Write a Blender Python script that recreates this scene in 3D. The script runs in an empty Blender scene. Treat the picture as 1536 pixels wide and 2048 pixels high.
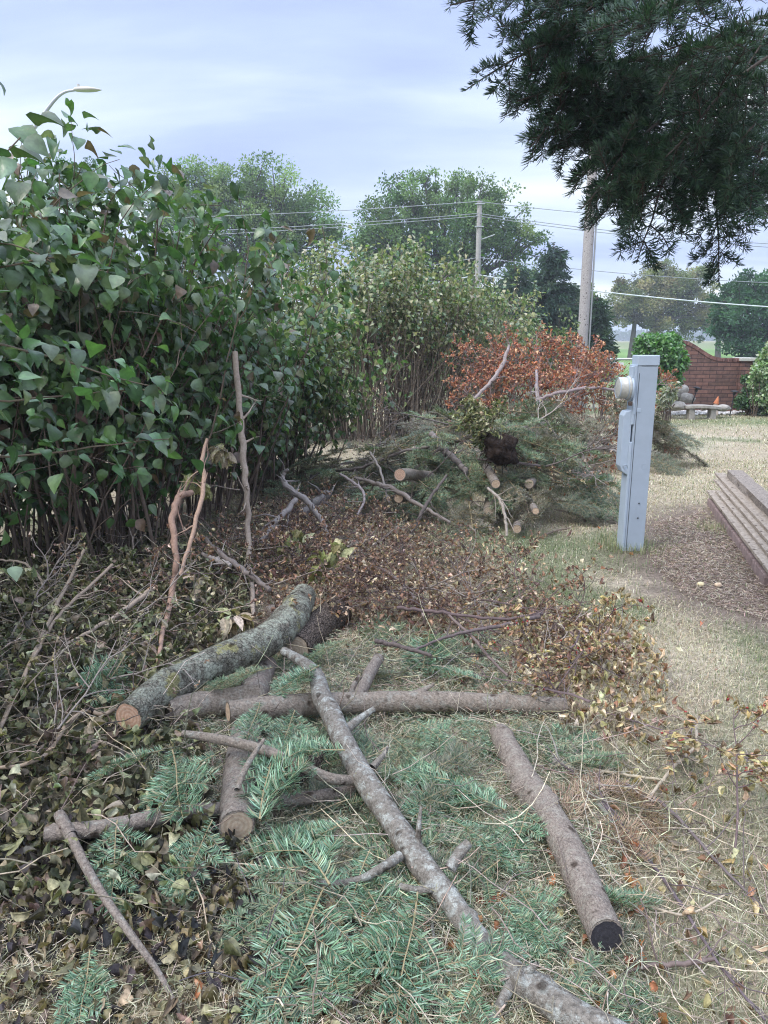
import bpy, math, random
import numpy as np
from mathutils import Vector, Matrix
R_ = math.radians
rng = np.random.default_rng(7)
random.seed(7)
sc = bpy.context.scene
COL = sc.collection

# ------------------------------------------------------------------ camera
CAM_H = 1.6; PITCH = R_(13.1); F = 26 / 36 * 2048
cam_d = bpy.data.cameras.new('camera'); cam_d.sensor_fit = 'VERTICAL'; cam_d.sensor_height = 36; cam_d.lens = 26
cam_d.clip_start = 0.05; cam_d.clip_end = 3000
cam = bpy.data.objects.new('camera', cam_d); COL.objects.link(cam)
cam.location = (0, 0, CAM_H); cam.rotation_euler = (math.pi / 2 - PITCH, 0, 0)
sc.camera = cam
# ------------------------------------------------------------------ sky
SUN_EL, SUN_AZ = R_(52), R_(-120)
w = bpy.data.worlds.new('World'); sc.world = w; w.use_nodes = True
nt = w.node_tree; nt.nodes.clear()
def N(nt, t, **kw):
    n = nt.nodes.new(t)
    for k, v in kw.items():
        if hasattr(n, k): setattr(n, k, v)
        else: n.inputs[k.replace('_', ' ')].default_value = v
    return n
def LK(nt, a, b): nt.links.new(a, b)
def mth(nt, op, a, b=None, c=None):
    n = nt.nodes.new('ShaderNodeMath'); n.operation = op
    for i, v in enumerate((a, b, c)):
        if v is None: continue
        if isinstance(v, (int, float)): n.inputs[i].default_value = v
        else: LK(nt, v, n.inputs[i])
    return n.outputs[0]
def ramp(nt, fac, stops):
    n = nt.nodes.new('ShaderNodeValToRGB'); LK(nt, fac, n.inputs[0])
    e = n.color_ramp.elements
    while len(e) < len(stops): e.new(0.5)
    for i, (p, c) in enumerate(stops):
        e[i].position = p; e[i].color = (*c, 1) if len(c) == 3 else c
    return n.outputs[0]
def mixc(nt, fac, a, b, mode='MIX'):
    n = nt.nodes.new('ShaderNodeMix'); n.data_type = 'RGBA'; n.blend_type = mode
    for s, v in ((n.inputs[0], fac), (n.inputs[6], a), (n.inputs[7], b)):
        if isinstance(v, (int, float)): s.default_value = v
        elif isinstance(v, tuple): s.default_value = (*v, 1)
        else: LK(nt, v, s)
    return n.outputs[2]
sky = N(nt, 'ShaderNodeTexSky'); sky.sky_type = 'NISHITA'; sky.sun_disc = False
sky.sun_elevation = SUN_EL; sky.sun_rotation = SUN_AZ; sky.air_density = 1.2; sky.dust_density = 2.0
tc = N(nt, 'ShaderNodeTexCoord'); sep = N(nt, 'ShaderNodeSeparateXYZ'); LK(nt, tc.outputs['Generated'], sep.inputs[0])
zz = mth(nt, 'ADD', mth(nt, 'MAXIMUM', sep.outputs[2], 0.0), 0.16)
cmb = N(nt, 'ShaderNodeCombineXYZ')
LK(nt, mth(nt, 'DIVIDE', sep.outputs[0], zz), cmb.inputs[0]); LK(nt, mth(nt, 'DIVIDE', sep.outputs[1], zz), cmb.inputs[1])
mp = N(nt, 'ShaderNodeMapping'); LK(nt, cmb.outputs[0], mp.inputs[0]); mp.inputs['Scale'].default_value = (0.42, 1.0, 1); mp.inputs['Location'].default_value = (3.1, 0.55, 0); mp.inputs['Rotation'].default_value = (0, 0, R_(-14))
nz = N(nt, 'ShaderNodeTexNoise'); LK(nt, mp.outputs[0], nz.inputs['Vector']); nz.inputs['Scale'].default_value = 1.15; nz.inputs['Detail'].default_value = 6; nz.inputs['Roughness'].default_value = 0.5
nz.inputs['Distortion'].default_value = 0.4
cl = ramp(nt, nz.outputs['Fac'], [(0.34, (4.6, 5.6, 9.3)), (0.44, (5.6, 6.8, 10.2)), (0.54, (7.6, 8.8, 10.9)), (0.66, (10.8, 11.4, 11.6))])
# an overcast sky is brighter towards the zenith than near the horizon
zen = N(nt, 'ShaderNodeMapRange'); LK(nt, sep.outputs[2], zen.inputs[0]); zen.inputs[1].default_value = .36; zen.inputs[2].default_value = .95; zen.inputs[3].default_value = 1; zen.inputs[4].default_value = 3.0
sc3 = N(nt, 'ShaderNodeVectorMath'); sc3.operation = 'SCALE'; LK(nt, mixc(nt, 0.85, sky.outputs[0], cl), sc3.inputs[0]); LK(nt, zen.outputs[0], sc3.inputs['Scale'])
final = sc3.outputs[0]
bg = N(nt, 'ShaderNodeBackground'); LK(nt, final, bg.inputs[0]); bg.inputs[1].default_value = 0.057
wo = N(nt, 'ShaderNodeOutputWorld'); LK(nt, bg.outputs[0], wo.inputs[0])
# ------------------------------------------------------------------ sun (overcast)
sd = bpy.data.lights.new('sun', 'SUN'); sd.energy = 1.2; sd.angle = R_(24); sd.color = (1, 0.95, 0.87)
so = bpy.data.objects.new('sun', sd); COL.objects.link(so)
dv = Vector((math.sin(SUN_AZ) * math.cos(SUN_EL), math.cos(SUN_AZ) * math.cos(SUN_EL), math.sin(SUN_EL)))
so.rotation_euler = dv.to_track_quat('Z', 'Y').to_euler(); so.location = dv * 50
sc.view_settings.view_transform = 'Standard'; sc.view_settings.look = 'None'; sc.view_settings.gamma = 1; sc.view_settings.exposure = 1.1
sc.render.engine = 'CYCLES'; sc.cycles.max_bounces = 6; sc.cycles.transparent_max_bounces = 6
sc.cycles.use_denoising = True; sc.cycles.denoiser = 'OPENIMAGEDENOISE'; sc.cycles.denoising_prefilter = 'NONE'; sc.cycles.filter_width = 1.1

# ------------------------------------------------------------------ helpers: rays
sp_, cp_ = math.sin(PITCH), math.cos(PITCH)
def ray(px, py):
    cx = (px - 768) / F; cy = (1024 - py) / F
    return np.array([cx, cp_ + cy * sp_, -sp_ + cy * cp_])
def P(px, py, h=0.0):
    d = ray(px, py); t = (h - CAM_H) / d[2]
    return np.array([0, 0, CAM_H]) + d * t
def Q(px, py, Y):
    d = ray(px, py)
    return np.array([0, 0, CAM_H]) + d * (Y / d[1])
def mpp(Y): return Y / F          # metres per photo pixel at depth Y (approx.)
# ------------------------------------------------------------------ noise
def _h(ix, iy, iz, s):
    n = (ix * 374761393 + iy * 668265263 + iz * 2147483647 + s * 974634777) & 0xffffffff
    n = ((n ^ (n >> 13)) * 1274126177) & 0xffffffff
    return ((n ^ (n >> 16)) & 0xffff) / 65535.0
def vn(p, s=0):
    p = np.asarray(p, float); 
    if p.shape[-1] == 2: p = np.concatenate([p, np.zeros(p.shape[:-1] + (1,))], -1)
    i = np.floor(p).astype(np.int64); f = p - i; f = f * f * (3 - 2 * f)
    r = 0
    for a in (0, 1):
        for b in (0, 1):
            for c in (0, 1):
                wgt = (f[..., 0] if a else 1 - f[..., 0]) * (f[..., 1] if b else 1 - f[..., 1]) * (f[..., 2] if c else 1 - f[..., 2])
                r = r + wgt * _h(i[..., 0] + a, i[..., 1] + b, i[..., 2] + c, s)
    return r
def fbm(p, o=4, s=0):
    p = np.asarray(p, float); r = 0; a = .5; t = 0
    for k in range(o):
        r = r + a * vn(p * 2 ** k + 17.3 * k, s + k); t += a; a *= .5
    return r / t
def sst(a, b, x):
    t = np.clip((x - a) / (b - a), 0, 1); return t * t * (3 - 2 * t)
def nrm(v): return v / np.maximum(np.linalg.norm(v, axis=-1, keepdims=True), 1e-9)
# ------------------------------------------------------------------ mesh builder
class MB:
    def __init__(s): s.V = []; s.q = []; s.t = []; s.c = []; s.u = []; s.qm = []; s.tm = []; s.n = 0
    def add(s, V, quads=None, tris=None, col=(.5, .5, .5), mat=0, uv=None):
        V = np.asarray(V, float).reshape(-1, 3); n = len(V)
        s.V.append(V)
        c = np.asarray(col, float)
        s.c.append(np.broadcast_to(c, (n, 3)) if c.ndim == 1 else c.reshape(-1, 3))
        s.u.append(np.zeros((n, 2)) if uv is None else np.asarray(uv).reshape(-1, 2))
        if quads is not None and len(quads): s.q.append(np.asarray(quads).reshape(-1, 4) + s.n); s.qm.append(np.full(len(s.q[-1]), mat))
        if tris is not None and len(tris): s.t.append(np.asarray(tris).reshape(-1, 3) + s.n); s.tm.append(np.full(len(s.t[-1]), mat))
        s.n += n
    def box(s, c, d, col=(.5, .5, .5), mat=0, rot=0, bev=0):
        cx, cy, cz = c; a, b, e = [x / 2 for x in d]
        v = np.array([[x, y, z] for z in (-e, e) for x, y in ((-a, -b), (a, -b), (a, b), (-a, b))], float)
        if rot: 
            co, si = math.cos(rot), math.sin(rot); v = np.c_[v[:, 0] * co - v[:, 1] * si, v[:, 0] * si + v[:, 1] * co, v[:, 2]]
        s.add(v + np.array(c), [(0, 3, 2, 1), (4, 5, 6, 7), (0, 1, 5, 4), (1, 2, 6, 5), (2, 3, 7, 6), (3, 0, 4, 7)], None, col, mat)
    def build(s, name, mats, parent=None, smooth=True, loc=None, bevel=0):
        V = np.concatenate(s.V); C = np.concatenate(s.c); U = np.concatenate(s.u)
        q = np.concatenate(s.q) if s.q else np.zeros((0, 4), int); t = np.concatenate(s.t) if s.t else np.zeros((0, 3), int)
        mi = np.concatenate(s.qm + s.tm).astype(np.int32)
        if loc is not None: V = V - np.asarray(loc)
        me = bpy.data.meshes.new(name)
        me.vertices.add(len(V)); me.vertices.foreach_set('co', V.astype(np.float32).ravel())
        lv = np.concatenate([q.ravel(), t.ravel()]).astype(np.int32)
        me.loops.add(len(lv)); me.loops.foreach_set('vertex_index', lv)
        ls = np.concatenate([np.arange(len(q)) * 4, len(q) * 4 + np.arange(len(t)) * 3]).astype(np.int32)
        me.polygons.add(len(ls)); me.polygons.foreach_set('loop_start', ls)
        me.polygons.foreach_set('loop_total', np.concatenate([np.full(len(q), 4), np.full(len(t), 3)]).astype(np.int32))
        me.polygons.foreach_set('material_index', mi)
        me.polygons.foreach_set('use_smooth', np.full(len(ls), bool(smooth)))
        a = me.attributes.new('tint', 'FLOAT_COLOR', 'POINT')
        a.data.foreach_set('color', np.c_[np.clip(C, 0, 1), np.ones(len(C))].astype(np.float32).ravel())
        if U.any():
            uvl = me.uv_layers.new(name='uv'); uvl.data.foreach_set('uv', U[lv].astype(np.float32).ravel())
        me.update(calc_edges=True)
        if not isinstance(mats, (list, tuple)): mats = [mats]
        for m in mats: me.materials.append(m)
        o = bpy.data.objects.new(name, me); COL.objects.link(o)
        if loc is not None: o.location = loc
        if parent is not None:
            o.parent = parent
            if loc is not None: o.location = Vector(loc) - parent.location
        if bevel:
            b = o.modifiers.new('bevel', 'BEVEL'); b.width = bevel; b.segments = 2; b.limit_method = 'ANGLE'
        return o
def tag(o, label=None, cat=None, group=None, kind=None):
    if label: o['label'] = label
    if cat: o['category'] = cat
    if group: o['group'] = group
    if kind: o['kind'] = kind
    return o
def empty(name, loc=(0, 0, 0)):
    o = bpy.data.objects.new(name, None); o.location = loc; COL.objects.link(o); o.empty_display_size = .1; return o
def copy_tree(o, parent=None):
    c = o.copy(); COL.objects.link(c)
    if parent is not None: c.parent = parent
    for ch in o.children: copy_tree(ch, c)
    return c
# ------------------------------------------------------------------ tubes
def tubes(mb, Pn, Rn, sides=5, col=(.3, .25, .2), mat=0, cap=False, knob=None, cut=True):
    Pn = np.asarray(Pn, float); Rn = np.asarray(Rn, float)
    if Pn.ndim == 2: Pn = Pn[None]; Rn = Rn[None]
    k, n, _ = Pn.shape
    T = nrm(np.gradient(Pn, axis=1))
    mean = nrm(T.mean(1)); ref = np.zeros((k, 3)); ref[np.arange(k), np.argmin(np.abs(mean), 1)] = 1
    U = nrm(np.cross(T, ref[:, None, :])); W = np.cross(T, U)
    a = np.arange(sides) / sides * 2 * np.pi
    V = Pn[:, :, None, :] + Rn[:, :, None, None] * (np.cos(a)[None, None, :, None] * U[:, :, None, :] + np.sin(a)[None, None, :, None] * W[:, :, None, :])
    if knob is not None: V = knob(V, Pn[:, :, None, :], T)
    seg = np.linalg.norm(np.diff(Pn, axis=1), axis=-1); L = np.concatenate([np.zeros((k, 1)), np.cumsum(seg, 1)], 1)
    uv = np.stack([np.broadcast_to((a / (2 * np.pi))[None, None, :], (k, n, sides)) , np.broadcast_to(L[:, :, None], (k, n, sides))], -1)
    base = np.arange(k)[:, None, None] * n * sides
    i = np.arange(n - 1)[None, :, None] * sides; j = np.arange(sides)[None, None, :]; j2 = (j + 1) % sides
    qd = np.stack([base + i + j, base + i + j2, base + i + sides + j2, base + i + sides + j], -1).reshape(-1, 4)
    c = np.asarray(col, float)
    if c.ndim == 2: c = np.repeat(c, n * sides, axis=0)
    off = mb.n
    mb.add(V, qd, None, c, mat, uv)
    return V
def cat(pts, n):
    """Catmull-Rom resample; pts (m, d) -> (n, d)"""
    p = np.asarray(pts, float)
    if len(p) == 2: 
        t = np.linspace(0, 1, n)[:, None]; return p[0] * (1 - t) + p[1] * t
    q = np.vstack([2 * p[0] - p[1], p, 2 * p[-1] - p[-2]])
    m = len(p) - 1; u = np.linspace(0, m, n); i = np.minimum(u.astype(int), m - 1); f = (u - i)[:, None]
    a, b, c, d = q[i], q[i + 1], q[i + 2], q[i + 3]
    return .5 * (2 * b + (c - a) * f + (2 * a - 5 * b + 4 * c - d) * f * f + (3 * b - a - 3 * c + d) * f ** 3)
def grow(S, D, L, n=6, wander=.15, grav=0., r=rng):
    """batch of polylines: S (k,3) starts, D (k,3) directions, L (k,) lengths"""
    k = len(S); out = np.zeros((k, n, 3)); out[:, 0] = S; d = nrm(D); L = np.broadcast_to(L, (k,))
    for i in range(1, n):
        d = nrm(d + r.normal(0, wander, (k, 3)) + np.array([0, 0, grav]))
        out[:, i] = out[:, i - 1] + d * (L / (n - 1))[:, None]
    return out
# ------------------------------------------------------------------ leaves
def leaf_t(rows=5, w=.45, fold=.25, curl=.5, twist=0., roll=0., pw=.62, wave=0.):
    t = np.linspace(0.0, 1, rows); hw = w * np.sin(np.pi * np.clip(t, .015, .985) ** pw)
    ang = curl * t; dy = np.cos(ang); dz = -np.sin(ang)
    y = np.concatenate([[0], np.cumsum(dy[1:])]) / (rows - 1); z = np.concatenate([[0], np.cumsum(dz[1:])]) / (rows - 1)
    V = np.zeros((rows, 3, 3))
    for j, sgn in enumerate((-1, 0, 1)):
        x = sgn * hw * (1 - roll * .6); zz = abs(sgn) * hw * (fold + roll * 1.3) + wave * sgn * np.sin(t * 7) * .1
        ta = twist * t
        V[:, j, 0] = x * np.cos(ta) - zz * np.sin(ta); V[:, j, 2] = z + x * np.sin(ta) + zz * np.cos(ta); V[:, j, 1] = y
    q = []
    for i in range(rows - 1):
        for j in (0, 1): a = i * 3 + j; q.append((a, a + 1, a + 4, a + 3))
    return V.reshape(-1, 3), np.array(q)
def put_leaves(mb, pos, tip, nor, size, cols, tmpls, mat=0, rib=1.2, r=rng):
    n = len(pos); D = nrm(np.asarray(tip)); Sx = nrm(np.cross(D, nor)); Nn = np.cross(Sx, D); Nn = nrm(Nn)
    size = np.broadcast_to(size, (n,)); cols = np.broadcast_to(cols, (n, 3))
    which = r.integers(0, len(tmpls), n)
    for k, (tv, tq) in enumerate(tmpls):
        m = np.where(which == k)[0]
        if not len(m): continue
        V = pos[m, None, :] + size[m, None, None] * (tv[None, :, 0:1] * Sx[m, None, :] + tv[None, :, 1:2] * D[m, None, :] + tv[None, :, 2:3] * Nn[m, None, :])
        c = np.repeat(cols[m][:, None, :], len(tv), 1)
        mid = (np.abs(tv[:, 0]) < 1e-6) | (np.arange(len(tv)) % 3 == 1)
        c = c * np.where(mid, rib, 1.0)[None, :, None]
        q = (tq[None] + (np.arange(len(m)) * len(tv))[:, None, None]).reshape(-1, 4)
        mb.add(V, q, None, c.reshape(-1, 3), mat)
def pick(cols, n, var=.15, r=rng, p=None):
    c = np.asarray(cols)[r.choice(len(cols), n, p=p)]
    return np.clip(c * (1 + r.normal(0, var, (n, 1))) * (1 + r.normal(0, var * .3, (n, 3))), .004, 1)
FRESH = [leaf_t(6, .42, .25, c, tw, 0) for c, tw in ((.5, 0), (.9, .3), (1.3, -.3), (.2, .2), (1.0, 0))]
WILT = [leaf_t(6, .42, f, c, tw, ro, wave=.5) for f, c, tw, ro in ((.7, 1.2, .8, .2), (.9, 1.7, -.8, .4), (.5, .8, 1.2, .3), (1.2, .4, .5, .5), (.3, 2.0, 0, .2))]
DRY = [leaf_t(6, .36, f, c, tw, ro, wave=.8) for f, c, tw, ro in ((.9, 1.6, 1.2, .6), (1.2, 2.2, -1.2, .5), (.4, 1.0, 1.6, .7), (.8, -.9, .6, .6), (.5, 2.4, .4, .5))]
SMALL = [leaf_t(4, .38, f, c, 0, 0) for f, c in ((.3, .5), (.5, 1.0), (.1, .3))]
OVAL = [leaf_t(7, .24, f, c, tw, ro, pw=.8) for f, c, tw, ro in ((.4, .7, .3, 0), (.6, 1.1, -.3, .2), (.3, .3, .2, .1), (.7, 1.5, 0, .3))]
# ------------------------------------------------------------------ materials
def mat_new(name):
    m = bpy.data.materials.new(name); m.use_nodes = True; nt = m.node_tree; b = nt.nodes['Principled BSDF']; return m, nt, b
def bump(nt, h, b, st=.5, dist=.01):
    n = nt.nodes.new('ShaderNodeBump'); n.inputs['Strength'].default_value = st; n.inputs['Distance'].default_value = dist
    LK(nt, h, n.inputs['Height']); LK(nt, n.outputs[0], b.inputs['Normal'])
def noise(nt, vec, scale, detail=4, rough=.55):
    n = nt.nodes.new('ShaderNodeTexNoise'); n.inputs['Scale'].default_value = scale; n.inputs['Detail'].default_value = detail; n.inputs['Roughness'].default_value = rough
    if vec is not None: LK(nt, vec, n.inputs['Vector'])
    return n.outputs['Fac']
def m_leaf(name, rough=.45, trans=.3, spec=.5, mott=12, lo=.7, hi=1.2, spots=None):
    m, nt, b = mat_new(name)
    a = N(nt, 'ShaderNodeAttribute', attribute_name='tint'); tc = N(nt, 'ShaderNodeTexCoord')
    f = ramp(nt, noise(nt, tc.outputs['Object'], mott, 3), [(.3, (lo,) * 3), (.7, (hi,) * 3)])
    c = mixc(nt, 1.0, a.outputs['Color'], f, 'MULTIPLY')
    if spots: c = mixc(nt, ramp(nt, noise(nt, tc.outputs['Object'], 11, 5, .75), [(.65, (0, 0, 0)), (.73, (.8,) * 3)]), c, spots)
    bump(nt, noise(nt, tc.outputs['Object'], 60, 3), b, .35, .004)
    LK(nt, c, b.inputs['Base Color']); b.inputs['Roughness'].default_value = rough; b.inputs['Specular IOR Level'].default_value = spec
    tr = N(nt, 'ShaderNodeBsdfTranslucent'); LK(nt, mixc(nt, 1.0, c, (1.5, 1.7, .8), 'MULTIPLY'), tr.inputs[0])
    mx = N(nt, 'ShaderNodeMixShader'); mx.inputs[0].default_value = trans
    LK(nt, b.outputs[0], mx.inputs[1]); LK(nt, tr.outputs[0], mx.inputs[2]); LK(nt, mx.outputs[0], nt.nodes['Material Output'].inputs[0])
    return m
def m_tint(name, rough=.8, spec=.3, mott=20, lo=.75, hi=1.2, bs=.3, bd=.004):
    m, nt, b = mat_new(name)
    a = N(nt, 'ShaderNodeAttribute', attribute_name='tint'); tc = N(nt, 'ShaderNodeTexCoord')
    nf = noise(nt, tc.outputs['Object'], mott, 6, .65)
    f = ramp(nt, nf, [(.3, (lo,) * 3), (.7, (hi,) * 3)])
    LK(nt, mixc(nt, 1.0, a.outputs['Color'], f, 'MULTIPLY'), b.inputs['Base Color'])
    b.inputs['Roughness'].default_value = rough; b.inputs['Specular IOR Level'].default_value = spec
    bump(nt, nf, b, bs, bd); return m
def m_bark(name, base, dark, lichen=None, lam=0., yel=0., sc_=1., crack=.8, red=None):
    m, nt, b = mat_new(name)
    uv = N(nt, 'ShaderNodeUVMap'); tc = N(nt, 'ShaderNodeTexCoord'); obj = tc.outputs['Object']
    fine = noise(nt, obj, 60 * sc_, 8, .7); med = noise(nt, obj, 14 * sc_, 5, .6)
    vo = N(nt, 'ShaderNodeTexVoronoi'); vo.feature = 'DISTANCE_TO_EDGE'; vo.inputs['Scale'].default_value = 55 * sc_
    wv = N(nt, 'ShaderNodeVectorMath'); wv.operation = 'ADD'; nzv = N(nt, 'ShaderNodeTexNoise'); nzv.inputs['Scale'].default_value = 25; LK(nt, obj, nzv.inputs['Vector'])
    scl = N(nt, 'ShaderNodeVectorMath'); scl.operation = 'SCALE'; scl.inputs['Scale'].default_value = .03; LK(nt, nzv.outputs['Color'], scl.inputs[0])
    LK(nt, obj, wv.inputs[0]); LK(nt, scl.outputs[0], wv.inputs[1]); LK(nt, wv.outputs[0], vo.inputs['Vector'])
    ck = ramp(nt, vo.outputs['Distance'], [(0.0, (1 - crack,) * 3), (.12, (1, 1, 1))])
    c = ramp(nt, fine, [(.3, dark), (.55, base), (.8, tuple(min(1, x * 1.45) for x in base))])
    c = mixc(nt, 1.0, c, ck, 'MULTIPLY')
    if red: c = mixc(nt, ramp(nt, noise(nt, obj, 7, 3), [(.5, (0, 0, 0)), (.65, (.7,) * 3)]), c, red)
    if lam > 0:
        lm = ramp(nt, noise(nt, obj, 17 * sc_, 9, .78), [(.56 - lam * .12, (0, 0, 0)), (.66 - lam * .10, (.9,) * 3)])
        lc = ramp(nt, noise(nt, obj, 90, 4, .7), [(.35, tuple(x * .55 for x in lichen)), (.6, lichen)])
        c = mixc(nt, lm, c, lc)
    if yel > 0:
        ym = ramp(nt, noise(nt, obj, 6.3, 6, .7), [(.64 - yel * .1, (0, 0, 0)), (.69 - yel * .1, (1, 1, 1))])
        c = mixc(nt, mth(nt, 'MULTIPLY', ym, .8), c, (.27, .25, .11))
    vs = N(nt, 'ShaderNodeTexVoronoi'); vs.inputs['Scale'].default_value = 11; LK(nt, wv.outputs[0], vs.inputs['Vector'])
    sc_r = ramp(nt, vs.outputs['Distance'], [(.10, (.3, .27, .25)), (.19, (1, 1, 1))]); c = mixc(nt, 1., c, sc_r, 'MULTIPLY')
    LK(nt, c, b.inputs['Base Color']); b.inputs['Roughness'].default_value = .9; b.inputs['Specular IOR Level'].default_value = .2
    h = mth(nt, 'ADD', mth(nt, 'MULTIPLY', fine, .5), mth(nt, 'ADD', mth(nt, 'MULTIPLY', ck, .5), med))
    bump(nt, h, b, 1.0, .014); return m
def m_wood_end(name, c1, c2, rs=130):
    """cut wood: rings round the face's own centre (uv = centred coordinates in metres)"""
    m, nt, b = mat_new(name)
    uv = N(nt, 'ShaderNodeUVMap'); wv = N(nt, 'ShaderNodeTexWave'); wv.wave_type = 'RINGS'; wv.rings_direction = 'SPHERICAL'
    wv.inputs['Scale'].default_value = rs / 6; wv.inputs['Distortion'].default_value = 2.5; wv.inputs['Detail'].default_value = 3; wv.inputs['Detail Scale'].default_value = 4
    LK(nt, uv.outputs[0], wv.inputs['Vector'])
    c = mixc(nt, wv.outputs['Fac'], c1, c2); c = mixc(nt, 1., c, ramp(nt, noise(nt, uv.outputs[0], 60, 6, .7), [(.3, (.65,) * 3), (.7, (1.15,) * 3)]), 'MULTIPLY')
    LK(nt, c, b.inputs['Base Color']); b.inputs['Roughness'].default_value = .85; bump(nt, noise(nt, uv.outputs[0], 240, 4), b, .4, .002); return m
def m_plain(name, col, rough=.5, metal=0., mott=8, lo=.88, hi=1.06, bs=0., spec=.5):
    m, nt, b = mat_new(name); tc = N(nt, 'ShaderNodeTexCoord')
    nf = noise(nt, tc.outputs['Object'], mott, 6, .65)
    LK(nt, mixc(nt, 1., col, ramp(nt, nf, [(.3, (lo,) * 3), (.7, (hi,) * 3)]), 'MULTIPLY'), b.inputs['Base Color'])
    b.inputs['Roughness'].default_value = rough; b.inputs['Metallic'].default_value = metal; b.inputs['Specular IOR Level'].default_value = spec
    if bs: bump(nt, nf, b, bs, .01)
    return m
M = dict(
    leaf=m_leaf('lilac_leaf', .36, .28, .7, 40, .7, 1.3, (.17, .12, .085)), wilt=m_leaf('wilted_leaf', .6, .2, .35, 70, .5, 1.45), dry=m_leaf('dry_leaf', .7, .15, .3, 70, .55, 1.4),
    far=m_leaf('tree_leaf', .7, .3, .2, 1.5, .85, 1.1), needle=m_leaf('fir_needle', .5, .15, .4, 6, .8, 1.15), grass=m_leaf('grass_blade', .7, .2, .2, 3, .85, 1.1),
    stem=m_tint('stem_bark', .85), twig=m_tint('twig_bark', .85, mott=60),
    b_lich=m_bark('lichen_bark', (.17, .155, .125), (.05, .045, .035), (.35, .36, .29), .85, .8, 1., .5),
    b_lich2=m_bark('grey_lichen_bark', (.22, .195, .17), (.08, .07, .06), (.44, .45, .42), .55, .45, 1.4, .12),
    b_dark=m_bark('dark_bark', (.15, .115, .095), (.045, .035, .03), None, 0, 0, 1.3, .8),
    b_brown=m_bark('brown_bark', (.275, .225, .185), (.11, .088, .07), (.33, .31, .27), .45, 0, 1.5, .12),
    b_grey=m_bark('grey_bark', (.26, .215, .185), (.11, .09, .08), (.36, .34, .30), .35, 0, 1.6, .15),
    b_right=m_bark('smooth_brown_bark', (.27, .222, .19), (.11, .088, .075), (.37, .33, .28), .6, .0, 1.8, .15),
    end=m_wood_end('cut_wood', (.58, .43, .31), (.50, .35, .24)), end_red=m_wood_end('cut_wood_red', (.56, .38, .28), (.46, .27, .18)),
    end_dark=m_wood_end('dark_cut_wood', (.030, .027, .034), (.022, .020, .026)), end_tan=m_wood_end('tan_cut_wood', (.47, .38, .29), (.40, .30, .22)),
)
# ================================================================== GROUND
def inpoly(pts, poly):
    x, y = pts[:, 0], pts[:, 1]; r = np.zeros(len(pts), bool); n = len(poly)
    for i in range(n):
        x1, y1 = poly[i][:2]; x2, y2 = poly[(i + 1) % n][:2]
        c = ((y1 > y) != (y2 > y)) & (x < (x2 - x1) * (y - y1) / (y2 - y1 + 1e-12) + x1); r ^= c
    return r
def gpoly(*px): return np.array([P(a, b)[:2] for a, b in px])
def dpoly(pts, poly, soft):
    """soft inside weight of a polygon (1 inside, falls to 0 over `soft` metres outside)"""
    d = np.full(len(pts), 1e9); n = len(poly)
    for i in range(n):
        a = poly[i]; b = poly[(i + 1) % n]; ab = b - a
        t = np.clip(((pts - a) @ ab) / (ab @ ab + 1e-9), 0, 1); d = np.minimum(d, np.linalg.norm(pts - a - t[:, None] * ab, axis=1))
    return np.where(inpoly(pts, poly), 1, np.clip(1 - d / soft, 0, 1))
MULCH = gpoly((1310, 1045), (1410, 1025), (1536, 1150), (1660, 1220), (1600, 1260), (1470, 1225), (1370, 1190), (1300, 1120))
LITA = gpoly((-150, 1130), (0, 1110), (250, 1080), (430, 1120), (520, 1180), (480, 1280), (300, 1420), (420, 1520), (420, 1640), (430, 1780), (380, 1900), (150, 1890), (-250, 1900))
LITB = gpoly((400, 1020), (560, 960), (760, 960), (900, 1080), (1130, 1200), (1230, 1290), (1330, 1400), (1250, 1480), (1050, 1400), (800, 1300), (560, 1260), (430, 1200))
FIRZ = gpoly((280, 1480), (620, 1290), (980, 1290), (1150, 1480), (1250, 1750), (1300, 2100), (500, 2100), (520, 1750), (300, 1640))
DIRT = gpoly((530, 980), (720, 960), (760, 1010), (700, 1060), (560, 1070))
def zones(p): return dpoly(p, MULCH, .6), dpoly(p, LITA, .3), dpoly(p, LITB, .3)
def gz(p):
    """terrain height: gentle rise far away, heap of debris at the left"""
    p = np.asarray(p, float).reshape(-1, 2)
    far = np.linalg.norm(p, axis=1)
    z = .012 * (fbm(p * 1.3, 3, 3) - .5) * 2 * sst(40, 5, far)
    near = far < 12
    h = np.zeros(len(p))
    if near.any():
        q = p[near]; a = dpoly(q, LITA, .35); h[near] = a * (.015 + .07 * fbm(q * 2.1, 3, 5))
        c = P(60, 1330)[:2]; h[near] += .12 * np.exp(-((q - c) ** 2).sum(1) / .5)
        b = dpoly(q, LITB, .4); h[near] += b * .05 * fbm(q * 3, 2, 8)
    hill = sst(110, 230, p[:, 1]) * .9 * (fbm(p * .012 + 3, 2, 11)) * 2 - sst(30, 55, p[:, 1]) * .35
    return z + h + hill
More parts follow.
